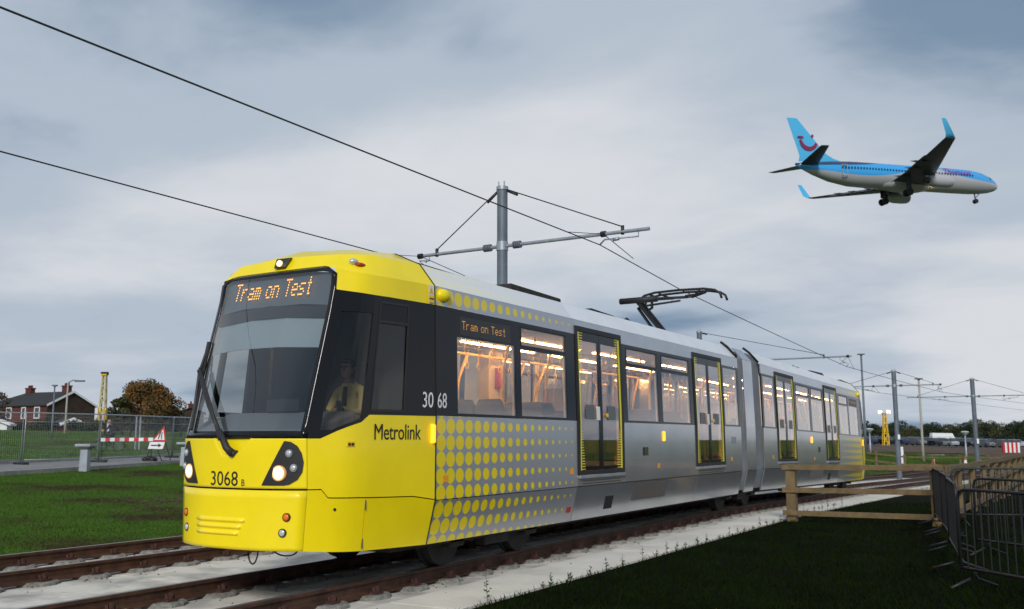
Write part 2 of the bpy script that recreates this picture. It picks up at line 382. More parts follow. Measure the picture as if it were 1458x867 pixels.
# slab track, laid in panels with open joints
slab = tag(empty('track_bed'), kind='structure')
def slab_panel(x0, x1, v0, v1, z, mat, name):
    m_ = MB(); n = max(1, int((x1-x0)/1.5)); X = [x0+(x1-x0)*k/n for k in range(n+1)]
    for k in range(n):
        a, b = X[k], X[k+1]
        m_.hexa([(a, yc(a)+v0, drop(a)-.13), (b, yc(b)+v0, drop(b)-.13), (b, yc(b)+v1, drop(b)-.13), (a, yc(a)+v1, drop(a)-.13)],
                [(a, yc(a)+v0, drop(a)+z), (b, yc(b)+v0, drop(b)+z), (b, yc(b)+v1, drop(b)+z), (a, yc(a)+v1, drop(a)+z)])
    return m_.build(name, mat, slab, bevel=.006)
x0 = -8.6
while x0 < 62:
    x1 = x0+5.6
    if x0 < 33: slab_panel(x0+.008, x1-.008, -2.16, -1.30, .035, 'slab2', 'walkway_slab')
    slab_panel(x0+.006, x1-.006, -1.285, 1.72, 0, 'slab', 'track_slab')
    slab_panel(x0+.006, x1-.006, 1.735, 5.40, 0, 'slab', 'track_slab')
    x0 = x1
m_ = MB()
for a in range(62, 150, 4): m_.poly([(a, yc(a)-2.1, drop(a)-.02), (a+4, yc(a+4)-2.1, drop(a+4)-.02), (a+4, yc(a+4)+5.4, drop(a+4)-.02), (a, yc(a)+5.4, drop(a)-.02)])
m_.build('ballast', 'ballast', slab)

# rails: a flat-bottomed section swept along the line, on grout pads with spring clips
SEC = [(-.075, .03), (.075, .03), (.075, .042), (.02, .062), (.011, .075), (.011, .15), (.034, .162), (.036, .192), (.030, .2), (-.030, .2), (-.036, .192), (-.034, .162), (-.011, .15), (-.011, .075), (-.02, .062), (-.075, .042)]
pm_ = MB()
pm_.loft([[(a*math.cos(t)*k, b*math.sin(t)*k*1.0, z) for t in np.linspace(0, 2*PI, 11)[:-1]] for a, b, z, k in ((.25, .25, -.01, 1), (.25, .25, .03, .97), (.22, .22, .046, .97))])
pm_ = pm_.build('concrete_pad', 'pad', smooth=False); pad_me = pm_.data; bpy.data.objects.remove(pm_)
cm_ = MB(); cm_.loft([[(x*k, y, z) for x, y in ((-.07, .06), (.07, .06), (.07, .15), (-.07, .15))] for z, k in ((.03, 1), (.075, .85))]); cm_.tube([(-.055, .12, .07), (-.04, .085, .11), (.0, .06, .10), (.04, .085, .11), (.055, .12, .07)], .017, 6); cm_.tube([(0, .115, .06), (0, .115, .135)], .026, 6)
cm_ = cm_.build('rail_clip', 'clip'); clip_me = cm_.data; bpy.data.objects.remove(cm_)
def rail(v, label):
    m_ = MB(); X = list(np.arange(-9, 20, 2.0))+list(np.arange(20, 150, 2.5)); rings = []
    for x in X:
        s = (yc(x+.5)-yc(x-.5)); nrm = Vector((-s, 1, 0)).normalized(); c = Vector((x, yc(x), drop(x)))+nrm*v
        rings.append([c+nrm*a+Vector((0, 0, z)) for a, z in SEC])
    m_.loft(rings)
    n = len(SEC)
    for k in range(len(m_.f)-2):
        if k % n == 8: m_.mi[k] = 1
    o = tag(m_.build('rail', ['railside', 'railtop']), label, 'rail', 'rails of the two tram tracks')
    x = -6.0+random.random()*.3
    while x < 46:
        c = Vector((x, yc(x)+v, drop(x)))
        q = bpy.data.objects.new('concrete_pad', pad_me); COL.objects.link(q); q.parent = o; q.location = c; q.rotation_euler.z = random.uniform(-.2, .2); q.scale = (random.uniform(.9, 1.12), random.uniform(.9, 1.1), 1)
        for rz in (0, PI): q = bpy.data.objects.new('rail_clip', clip_me); COL.objects.link(q); q.parent = o; q.location = c; q.rotation_euler.z = rz
        x += .72
    return o
r4 = rail(-.78, 'rusty rail under the near wheels of the tram, beside the walkway slab')
r3 = rail(.80, 'rusty rail under the far wheels of the tram')
r2 = rail(3.27, 'rusty rail of the empty track, on the side of the tram')
r1 = rail(4.86, 'rusty rail of the empty track with grass along it')
text_mesh('chalk_number', 'ER219', .085, (5.50, .783, .085), (1, 0, 0), (.0, .0, 1), 'slab', r3, 1.1, thick=.001)

# ------------------------------------------------------------------ the tram
tram = tag(empty('tram', (14, 0, 0)), 'yellow and silver articulated tram standing on the near track with lit windows', 'tram')
tram.location = (0, 0, 0)
A_END = 20.68; B_U0 = 20.76; B_X0 = 22.35; B_YAW = -.006; B_PIT = .016
def TB(a):                                  # the rear car is the front car turned about, a little downhill
    u = B_U0-a.x; X = u*math.cos(B_PIT)+a.z*math.sin(B_PIT); Z = -u*math.sin(B_PIT)+a.z*math.cos(B_PIT)
    return Vector((B_X0+X*math.cos(B_YAW)-a.y*math.sin(B_YAW), X*math.sin(B_YAW)+a.y*math.cos(B_YAW), Z))
HW = [(.30, 1.16), (.555, 1.205), (1.055, 1.325), (2.02, 1.325), (3.32, 1.29), (3.55, 1.28), (3.82, 1.06)]
def hw(z):
    for (a, p_), (b, q_) in zip(HW, HW[1:]):
        if z <= b: return p_+(q_-p_)*(z-a)/(b-a)
    return HW[-1][1]
SEAM = 8.975
def lerp(a, b, t): return a+(b-a)*t
def pw(z, tab):
    if z <= tab[0][0]: return tab[0][1]
    for (a, p_), (b, q_) in zip(tab, tab[1:]):
        if z <= b: return lerp(p_, q_, (z-a)/(b-a))
    return tab[-1][1]
FX = [(.6, 7.30), (1.24, 7.305), (1.76, 7.29), (3.34, 7.685), (3.60, 7.705), (3.75, 7.9)]
FY = [(.6, .88), (1.24, .915), (1.76, .905), (3.34, .90), (3.55, .885), (3.75, .78)]
KX = [(.58, 7.74), (1.24, 7.70), (1.76, 7.70), (3.34, 7.97), (3.60, 8.01), (3.75, 8.15)]
KY = [(.58, 1.11), (1.24, 1.185), (1.76, 1.185), (3.34, 1.15), (3.56, 1.13), (3.75, .98)]
def cabpt(t, z, s=-1, o=0.0):               # t 0..1 corner to break, 1..2 break to seam, z height, o outwards
    f = Vector((pw(z, FX), pw(z, FY))); k = Vector((pw(z, KX), pw(z, KY))); e = Vector((SEAM, hw(z)))
    lin_ = lambda u: f+(k-f)*u if u <= 1 else k+(e-k)*(u-1)
    if .6 < t < 1.3:
        w_ = (t-.6)/.7; p0_, p2_ = lin_(.6), lin_(1.3); q = p0_*(1-w_)**2+k*2*w_*(1-w_)+p2_*w_*w_; d = ((k-p0_)*(1-w_)+(p2_-k)*w_).normalized()
    else: q = lin_(t); d = ((k-f) if t <= 1 else (e-k)).normalized()
    q = q+Vector((-d.y, d.x))*o
    return Vector((q.x, s*q.y, z))
def tx(x, z):                               # t for a given x on the rear facet
    k = pw(z, KX); return 1+(x-k)/(SEAM-k)
def front(sv_, z, o=0.0):                   # front face, sv_ -1..1 across
    f = pw(z, FX); return Vector((f-pw(z, BOW)*(1-abs(sv_)**2.5)-o, sv_*pw(z, FY), z))
BOW = [(.6, .225), (1.76, .228), (3.2, .09), (3.65, .03)]
def fnorm(y, z):
    d = (front(y/.9+.01, z)-front(y/.9-.01, z)).cross(front(y/.9, z+.01)-front(y/.9, z-.01)).normalized(); return d if d.x < 0 else -d
def strip(m_, ts, zl, zu, s, nz=4, o=0.0, thick=.03):
    ts = sorted(set(list(ts)+[round(x*.1, 3) for x in range(6, 14) if ts[0]+.03 < x*.1 < ts[-1]-.03])); I = {}
    for k, t in enumerate(ts):
        for j in range(nz+1):
            z = lerp(zl(t), zu(t), j/nz)
            I[k, j, 0] = m_.p(cabpt(t, z, s, o)); I[k, j, 1] = m_.p(cabpt(t, z, s, o-thick))
    for k in range(len(ts)-1):
        for j in range(nz):
            m_.face((I[k, j, 0], I[k+1, j, 0], I[k+1, j+1, 0], I[k, j+1, 0])); m_.face((I[k, j, 1], I[k, j+1, 1], I[k+1, j+1, 1], I[k+1, j, 1]))
        m_.face((I[k, 0, 0], I[k, 0, 1], I[k+1, 0, 1], I[k+1, 0, 0])); m_.face((I[k, nz, 0], I[k+1, nz, 0], I[k+1, nz, 1], I[k, nz, 1]))
    n = len(ts)-1
    for j in range(nz):
        m_.face((I[0, j, 0], I[0, j+1, 0], I[0, j+1, 1], I[0, j, 1])); m_.face((I[n, j, 0], I[n, j, 1], I[n, j+1, 1], I[n, j+1, 0]))
def panel(m_, x0, x1, z0, z1, s, o=0.0, t=.03):
    zs = [z0]+[z for z, _ in HW if z0+.001 < z < z1-.001]+[z1]
    for a, b in zip(zs, zs[1:]):
        P = lambda x, z, oo: (x, s*(hw(z)+oo), z)
        m_.hexa([P(x0, a, o), P(x1, a, o), P(x1, a, o-t), P(x0, a, o-t)], [P(x0, b, o), P(x1, b, o), P(x1, b, o-t), P(x0, b, o-t)])

def build_cab(T):
    near = T is None
    # front face: bumper, nose panel, windscreen in its black surround
    ss = [k/10 for k in range(-10, 11)]
    m_ = MB(T); m_.grid(lambda a, z: front(a, z), ss, [.625, .66, .9, 1.15, 1.228]); m_.build('bumper', 'yellow', tram, True, solid=.02, auto=40)
    TRQ = [(.20, 1.757), (.07, 1.578), (-.12, 1.575), (-.33, 1.757)]
    def trough(y, z):                        # how deep inside the wiper trough
        k = (1.757-z)/.18; l, r_ = lerp(.20, .07, k), lerp(-.33, -.12, k); d = min(l-y, y-r_, z-1.576); return .045*sstep(-.004, .022, d)
    m_ = MB(T); m_.grid(lambda a, z: front(a, z)+Vector((trough(a*.91, z), 0, 0)), [k/60 for k in range(-60, 61)], [1.246, 1.27, 1.35, 1.45, 1.53]+[1.545+.0105*k for k in range(21)]); m_.build('nose_panel', 'yellow', tram, True, solid=.02, auto=40)
    m_ = MB(T); m_.grid(lambda a, z: front(a*.99, z, -.03), ss, [.66, 1.2, 1.8]); m_.build('front_backing', 'gap', tram)
    sw = [-1, -.925, -.88]+[k/10 for k in range(-8, 9)]+[.88, .925, 1]; zw = [1.765, 1.83, 2.0, 2.3, 2.6, 2.9, 3.2, 3.45, 3.58, 3.64]
    def wz(a, z):                            # the top edge of the windscreen is bowed
        k = (z-1.765)/(3.64-1.765); return 1.765+k*((3.645 if abs(a) < .8 else 3.645-.10*((abs(a)-.8)/.2)**2)-1.765)
    W = lambda a, z: front(a, wz(a, z))
    inner = lambda a, b: (sw[a] >= -.926 and sw[a+1] <= .926) and 1 <= b < 8
    m_ = MB(T); m_.grid(W, sw, zw, skip=inner); sur = m_.build('windscreen_surround', 'black', tram, True, solid=.015, auto=30)
    m_ = MB(T); m_.grid(W, sw, zw, skip=lambda a, b: not inner(a, b)); m_.build('windscreen', 'wsglass', tram, True)
    # destination display, header, blind
    ez = (W(0, 3.5)-W(0, 3.2)).normalized()
    m_ = MB(T); m_.grid(lambda a, z: W(a, z)+Vector((.05, 0, 0)), [-.93, -.5, 0, .5, .93], [3.22, 3.4, 3.60]); dd = m_.build('destination_display', 'dispbk', tram, solid=.01)
    m_ = MB(T)
    n_l = 12*6-2; pit = .0172
    led_text(m_, 'Tram on Test', W(.0, 3.52)+Vector((.028, .60, 0)), (0, -1, 0), ez*1.9, pit, .0066, 1.03)
    tag(m_.build('led_text', 'led', dd), kind='stuff')
    m_ = MB(T); m_.grid(lambda a, z: W(a, z)+Vector((.06, 0, 0)), [-.95, 0, .95], [3.08, 3.22]); m_.build('display_housing', 'blackmat', tram, solid=.05)
    m_ = MB(T); m_.grid(lambda a, z: W(a, z)+Vector((.07, 0, 0)), [-.93, -.3, .3, .93], [2.74, 3.09]); m_.build('cab_blind', 'blind', tram, solid=.008)
    # dark cab side pillars/black panels with openings, yellow lower flanks, yellow roof brow
    for s in (-1, 1):
        ylo = lambda t: lerp(.625, .585, t) if t <= 1 else lerp(.585, .555, t-1)
        tm = tx(8.05, .8)
        def ymid(t): return pw(t, [(0, 1.237), (.30, 1.237), (.46, 1.15), (1, 1.14), (1.72, 1.115), (2, 1.062)])
        def ytop(t): return pw(t, [(0, 1.757), (.28, 1.757), (1.0, 1.93), (1.11, 2.01), (2, 2.015)])
        tl = [0, .15, .28, .30, .46, .7, 1, 1.11]
        t_split = 1.12
        m_ = MB(T); strip(m_, [0.005, .15, .30, .46, .7, 1, t_split-.01], ylo, lambda t: ymid(t)-.006, s); m_.build('corner_skirt', 'yellow', tram, True, auto=25)
        m_ = MB(T); strip(m_, [t_split+.002, 1.4, 1.72, 1.995], ylo, lambda t: ymid(t)-.006, s); m_.build('cab_skirt', 'yellow', tram, True, auto=25)
        m_ = MB(T); strip(m_, [0.005, .15, .28, .30, .46, .7, 1, 1.11, 1.4, 1.72, 1.993], lambda t: ymid(t)+.006, lambda t: ytop(t)-.003, s); m_.build('cab_side_panel', 'yellow', tram, True, auto=25)
        m_ = MB(T); strip(m_, [.01, .3, 1, 1.5, 1.98], lambda t: ylo(t)+.03, lambda t: ytop(t)-.02, s, 2, -.034, .01); m_.build('cab_backing', 'gap', tram)
        # black side: vertical bars and horizontals round two windows
        zt = lambda t: pw(t, [(0, 3.36), (1, 3.325), (2, 3.32)])
        def wlo(t): return max(ytop(t)+.035, 1.84)
        wz1 = lambda t: 3.12
        m_ = MB(T)
        T0 = [0, .12, .24]; strip(m_, T0, ytop, zt, s, 8)
        T1 = [.24, .5, .8, 1.0]; strip(m_, T1, ytop, wlo, s, 2); strip(m_, T1, wz1, zt, s, 2)
        T2 = [1.0, 1.06, 1.13]; strip(m_, T2, ytop, zt, s, 8)
        T3 = [1.13, 1.35, 1.57]; strip(m_, T3, ytop, lambda t: 2.07, s, 2); strip(m_, T3, lambda t: 3.02, zt, s, 2)
        T4 = [1.57, 1.75, 1.993]; strip(m_, T4, ytop, zt, s, 8)
        m_.build('cab_side_surround', 'black', tram, True, auto=25)
        m_ = MB(T); strip(m_, T1, wlo, wz1, s, 4, -.008, .008); m_.build('cab_side_window', 'cabglass', tram)
        m_ = MB(T); strip(m_, T3, lambda t: 2.07, lambda t: 3.02, s, 4, -.008, .008); dw = m_.build('cab_door_window', 'cabglass', tram)
        m_ = MB(T)
        for a, b in ((1.115, 1.135), (1.565, 1.585)): strip(m_, [a, b], lambda t: 2.05, lambda t: 3.26, s, 4, .008, .01)
        for a, b in ((2.04, 2.07), (3.02, 3.055), (3.24, 3.27)): strip(m_, [1.13, 1.57], lambda t: a, lambda t: b, s, 1, .008, .01)
        m_.build('window_frame', 'rubber', dw)
    # yellow roof brow: sections from the windscreen header back to the seam
    zt = lambda t: pw(t, [(0, 3.36), (1, 3.325), (2, 3.32)])
    def half(xf):                            # cross-section of the roof shell at fraction xf (0 front .. 1 seam)
        pass
    for s in (-1, 1):
        m_ = MB(T)
        ts = [0, .25, .5, .75, 1, 1.25, 1.5, 1.75, 1.993]
        low = [cabpt(t, zt(t), s, .003) for t in ts]
        mid = [cabpt(t, pw(t, [(0, 3.60), (.5, 3.57), (1, 3.55), (2, 3.548)]), s, .003) for t in ts]
        # shoulder and crown lines
        def sh(t): return Vector((pw(t, [(0, 7.86), (.5, 8.0), (1, 8.18), (2, SEAM)]), s*pw(t, [(0, .76), (.5, .85), (1, .95), (2, 1.06)]), pw(t, [(0, 3.79), (1, 3.82), (2, 3.825)])))
        def cr(t): return Vector((pw(t, [(0, 8.15), (.5, 8.26), (1, 8.42), (2, SEAM)]), s*pw(t, [(0, .50), (.5, .56), (1, .62), (2, .70)]), pw(t, [(0, 3.915), (1, 3.95), (2, 3.985)])))
        def ce(t): return Vector((pw(t, [(0, 8.12), (1, 8.42), (2, SEAM)]), 0, pw(t, [(0, 3.945), (1, 3.99), (2, 4.03)])))
        rows = [low, mid, [sh(t) for t in ts], [cr(t) for t in ts], [ce(t) for t in ts]]
        m_.grid(lambda a, b: rows[b][a], range(len(ts)), range(5))
        m_.build('cab_roof', 'yellow', tram, True, auto=24)
    m_ = MB(T)                               # header between windscreen and crown
    sw2 = [-1, -.9, -.8, -.6, -.4, -.2, 0, .2, .4, .6, .8, .9, 1]
    def hd(a, b):
        lo = W(a, 3.64)+Vector((-.004, 0, .003))
        edge = cabpt(0, 3.60, -1 if a < 0 else 1, .003)
        sgn = -1 if a < 0 else 1; aa = abs(a)
        shx = Vector((lerp(7.82, 7.86, aa), a*.76, 3.79+.03*(1-aa))); crx = Vector((lerp(8.06, 8.15, aa), a*.50, lerp(3.93, 3.915, aa))); cex = Vector((8.12, 0, 3.945))
        if aa > .999: lo = Vector((edge.x, edge.y, edge.z-.0))
        return (lo, shx, crx, cex)[b]
    m_.grid(hd, sw2, range(4)); m_.build('roof_brow', 'yellow', tram, True, auto=28)
    # joints
    m_ = MB(T)
    for s in (-1, 1):
        m_.tube([(SEAM, s*hw(.56)*.998, .56), (SEAM, s*1.325, 1.055), (SEAM, s*1.325, 2.02), (SEAM, s*1.291, 3.32), (SEAM, s*1.282, 3.55), (SEAM, s*1.062, 3.824), (SEAM, s*.7, 3.987), (SEAM, 0, 4.03)], .009, 6)
    m_.build('cab_joint', 'gap', tram)
    # headlight clusters
    for s in (-1, 1):
        fp = lambda y, z, o=0.0: front((y if s < 0 else -y)/pw(z, FY), z, 0)+fnorm(y if s < 0 else -y, z)*o
        OUT = [(1.28, .70), (1.289, .752), (1.339, .83), (1.416, .872), (1.515, .883), (1.608, .863), (1.679, .824), (1.721, .765), (1.729, .716)]
        inn = lambda z: lerp(.470, .700, (z-1.28)/.449)
        m_ = MB(T); m_.grid(lambda u, z: fp(-lerp(inn(z), max(inn(z)+.004, pw(z, OUT)), u), z, .016), np.linspace(0, 1, 9), [1.28, 1.289, 1.31, 1.339, 1.38, 1.416, 1.46, 1.515, 1.56, 1.608, 1.65, 1.679, 1.70, 1.721, 1.729]); hl = m_.build('headlight_cluster', 'blackmat', tram, solid=.010)
        def lamp_(y, z, r, mat, rim, nm, par, o0=.018):
            nn = fnorm(y if s < 0 else -y, z); nn = (nn+Vector((-1.1, 0, 0))).normalized(); c = fp(y, z, o0); e1 = Vector((-nn.y, nn.x, 0)).normalized(); e2 = nn.cross(e1)
            m2 = MB(T); m2.tube([c-nn*.04, c+nn*.014], r, 20); q_ = m2.build(nm+'_rim', rim, par)
            m2 = MB(T); m2.loft([[c+nn*(.015+.012*k)+(e1*math.cos(a)+e2*math.sin(a))*r*.84*(1-k*.6) for a in np.linspace(0, 2*PI, 19)[:-1]] for k in (0, .5, 1)]); m2.build(nm, mat, par if par is not tram else q_, True)
        lamp_(-.655, 1.405, .080, 'head', 'headrim', 'main_lamp', hl); lamp_(-.752, 1.605, .040, 'lens', 'steel', 'side_lamp', hl); lamp_(-.797, 1.458, .040, 'lens', 'steel', 'side_lamp', hl)
        lamp_(-.735, .962, .044, 'amber', 'dark', 'indicator', tram, .006); lamp_(-.70, .806, .044, 'lens', 'dark', 'fog_lamp', tram, .006)
    m_ = MB(T)
    for k, (ya, yb) in enumerate(((.44, -.28), (.435, -.235), (.43, -.20))):
        z = .920-.066*k
        m_.loft([[front(y/.9, z+.028, .009), front(y/.9, z+.002, .034), front(y/.9, z-.012, .034), front(y/.9, z-.026, .009)] for y in np.linspace(ya, yb, 8)], closed=False); 
    m_.build('bumper_louvre', 'yellow', tram, True)
    # wiper
    pv = front(-.105, 1.60, -.01)
    m_ = MB(T); p1, p2 = front(-.03, 1.66, .04), front(.10, 1.84, .07)
    m_.tube([pv+Vector((.05, 0, 0)), pv-Vector((.05, 0, 0))], .036, 10); m_.tube([pv-Vector((.03, 0, 0)), p1, p2], .044, 8, .03); m_.tube([p2, front(.42, 2.12, .09), front(.93, 2.52, .09)], .022, 6); m_.tube([front(.04, 1.74, .08), front(.34, 2.10, .10), front(.90, 2.545, .10)], .015, 6)
    wp = m_.build('wiper_arm', 'rubber', tram, True)
    m_ = MB(T); m_.tube([front(.78, 1.85, .03), front(.86, 2.2, .035), front(.925, 2.5, .035), front(.975, 2.86, .03)], .024, 6); m_.tube([front(.84, 2.1, .05), front(.91, 2.5, .09), front(.95, 2.72, .05)], .014, 5); m_.build('wiper_blade', 'rubber', wp)
    # roof lamps
    m_ = MB(T); c = Vector((7.735, 0, 3.735)); m_.hexa([c+Vector(q) for q in ((-.03, -.10, -.055), (-.03, .075, -.055), (.10, .05, -.04), (.10, -.07, -.04))], [c+Vector(q) for q in ((.02, -.135, .065), (.02, .085, .065), (.2, .06, .09), (.2, -.08, .09))]); tl_ = m_.build('top_lamp_housing', 'dispbk2', tram, bevel=.01)
    m_ = MB(T); c2 = c+Vector((-.022, -.02, -.005)); m_.tube([c2, c2+Vector((-.02, 0, .004))], .036, 14); m_.build('top_lamp', 'head' if near else 'lens', tl_)
    for s in (-1, 1):
        m_ = MB(T); m_.ell((7.925, s*.925, 3.70), .065, .05, .04, 12, 8); mk = m_.build('marker_lamp', 'lens', tram, True)
        m_ = MB(T); m_.ell((7.985, s*.975, 3.665), .075, .05, .03, 12, 8); m_.build('red_lens', 'red', mk, True)
        m_ = MB(T); m_.ell((9.15, s*1.285, 3.45), .12, .075, .085, 14, 10); m_.build('camera_pod', 'yellow', tram, True)
        # side lamp at the cab joint
        P = lambda x, z, o: (x, s*(hw(z)+o), z)
        m_ = MB(T); m_.hexa([P(8.88, 1.70, -.01), P(8.945, 1.70, -.01), P(8.945, 1.92, -.01), P(8.88, 1.92, -.01)], [P(8.885, 1.71, .03), P(8.94, 1.71, .03), P(8.94, 1.91, .03), P(8.885, 1.91, .03)]); m_.build('side_lamp', 'orangelamp', tram, bevel=.008)
    # cab inside: bulkhead, desk, driver's seat
    m_ = MB(T); m_.box(8.93, 8.96, -1.22, 1.22, 1.0, 3.4); m_.build('cab_bulkhead', 'cabgrey', tram)
    m_ = MB(T); m_.box(7.8, 8.9, -.95, .95, 1.0, 1.08); m_.build('cab_floor', 'floorin', tram)
    m_ = MB(T); m_.hexa([(7.42, -.80, 1.1), (7.9, -.95, 1.1), (7.9, .95, 1.1), (7.42, .80, 1.1)], [(7.36, -.82, 1.84), (7.98, -.98, 2.06), (7.98, .98, 2.06), (7.36, .82, 1.84)]); dk = m_.build('driving_desk', 'desk', tram, bevel=.03)
    m_ = MB(T); m_.box(7.92, 7.96, -.55, -.35, 2.06, 2.16); m_.box(7.9, 7.95, -.2, .3, 2.06, 2.20); m_.tube([(7.98, -.72, 2.05), (7.97, -.72, 2.17)], .025, 8); m_.build('controls', 'blackmat', dk)
    m_ = MB(T); m_.box(8.36, 8.82, -.60, -.12, 1.55, 1.67); m_.hexa([(8.74, -.58, 1.66), (8.84, -.58, 1.66), (8.84, -.14, 1.66), (8.74, -.14, 1.66)], [(8.80, -.54, 2.42), (8.88, -.54, 2.42), (8.88, -.18, 2.42), (8.80, -.18, 2.42)]); m_.box(8.80, 8.88, -.47, -.25, 2.44, 2.66); m_.box(8.5, 8.7, -.42, -.3, 1.08, 1.56); m_.build('driver_seat', 'blackmat', tram, bevel=.03)
    m_ = MB(T); m_.box(7.9, 8.9, -1.0, 1.0, 3.3, 3.33); m_.build('cab_ceiling', 'cabgrey', tram)
    # lettering on both flanks
    for s in (-1, 1):
        d = (cabpt(1.95, 1.8, s)-cabpt(1.35, 1.8, s)).normalized()
        mirrored = (T is not None)
        flip = (s > 0) != mirrored
        ex = d if not flip else -d
        xa, xb = (7.95, 8.83)
        st = cabpt(tx(xa if not flip else xb, 1.745), 1.745, s, .004)
        text_mesh('operator_name', 'Metrolink', .245, st, ex, (0, 0, 1), 'blackmat', tram, .80, T, .96)
        st = cabpt(tx(8.735 if not flip else 8.95, 2.11), 2.11, s, .004)
        text_mesh('fleet_number', '30' if not flip else '68', .255, st, ex, (0, 0, 1), 'white', tram, .78, T)
        y0 = s*(hw(2.1)+.004)
        text_mesh('fleet_number', '68' if not flip else '30', .255, (8.995 if not flip else 9.27, y0, 2.11), (1, 0, 0) if not flip else (-1, 0, 0), (0, 0, 1), 'white', tram, .78, T)
        # warning sticker
        P = lambda x, z, o: (x, s*(hw(z)+o), z)
        m_ = MB(T); m_.poly([P(8.845, 3.335, .007), P(8.955, 3.335, .007), P(8.955, 3.545, .007), P(8.845, 3.545, .007)]); st_ = m_.build('warning_sticker', 'white', tram)
        m_ = MB(T); m_.poly([P(8.852, 3.44, .009), P(8.948, 3.44, .009), P(8.90, 3.535, .009)]); m_.poly([P(8.85, 3.34, .009), P(8.95, 3.34, .009), P(8.95, 3.425, .009), P(8.85, 3.425, .009)]); m_.build('warning_triangle', 'warn', st_)
        m_ = MB(T); m_.poly([P(8.895, 3.45, .011), P(8.905, 3.485, .011), P(8.898, 3.485, .011), P(8.906, 3.518, .011), P(8.894, 3.48, .011), P(8.901, 3.48, .011)]); m_.poly([P(8.855, 3.375, .011), P(8.945, 3.375, .011), P(8.945, 3.39, .011), P(8.855, 3.39, .011)]); m_.build('bolt_mark', 'blackmat', st_)
    if near:
        FT = lambda q: front(q.y/pw(q.z, FY), q.z, .0125)
        text_mesh('fleet_number', '3068', .215, (7.2, .245, 1.268), (0, -1, 0), (0, 0, 1), 'blackmat', tram, .98, FT)
        text_mesh('fleet_letter', 'B', .10, (7.2, -.215, 1.268), (0, -1, 0), (0, 0, 1), 'blackmat', tram, .85, FT)
    # small fittings on the flank
    m_ = MB(T); m_.tube([cabpt(.62, .98+.05, -1, .0), cabpt(.62, 1.03, -1, .006)], .016, 10); m_.build('lock', 'blackmat', tram)
    q = cabpt(.86, 1.70, -1, .004); d = (cabpt(.95, 1.7, -1)-cabpt(.8, 1.7, -1)).normalized()
    m_ = MB(T); m_.obox(q, d*.045, Vector((0, 0, .028)), d.cross(Vector((0, 0, 1)))*.004); bt = m_.build('button_plate', 'warn', tram)
    m_ = MB(T); m_.obox(q+Vector((0, 0, -.004))-d*.02+d.cross(Vector((0, 0, 1)))*.006, d*.014, Vector((0, 0, .014)), d.cross(Vector((0, 0, 1)))*.004); m_.obox(q+Vector((0, 0, -.004))+d*.02+d.cross(Vector((0, 0, 1)))*.006, d*.014, Vector((0, 0, .014)), d.cross(Vector((0, 0, 1)))*.004); m_.build('button', 'blackmat', bt)
    # hinges on the skirt joint
    for z in (.66, 1.06): m_ = MB(T); m_.obox(cabpt(1.115, z, -1, .004), (.006, 0, 0), (0, .006, 0), (0, 0, .05)); m_.build('hinge', 'grille', tram)

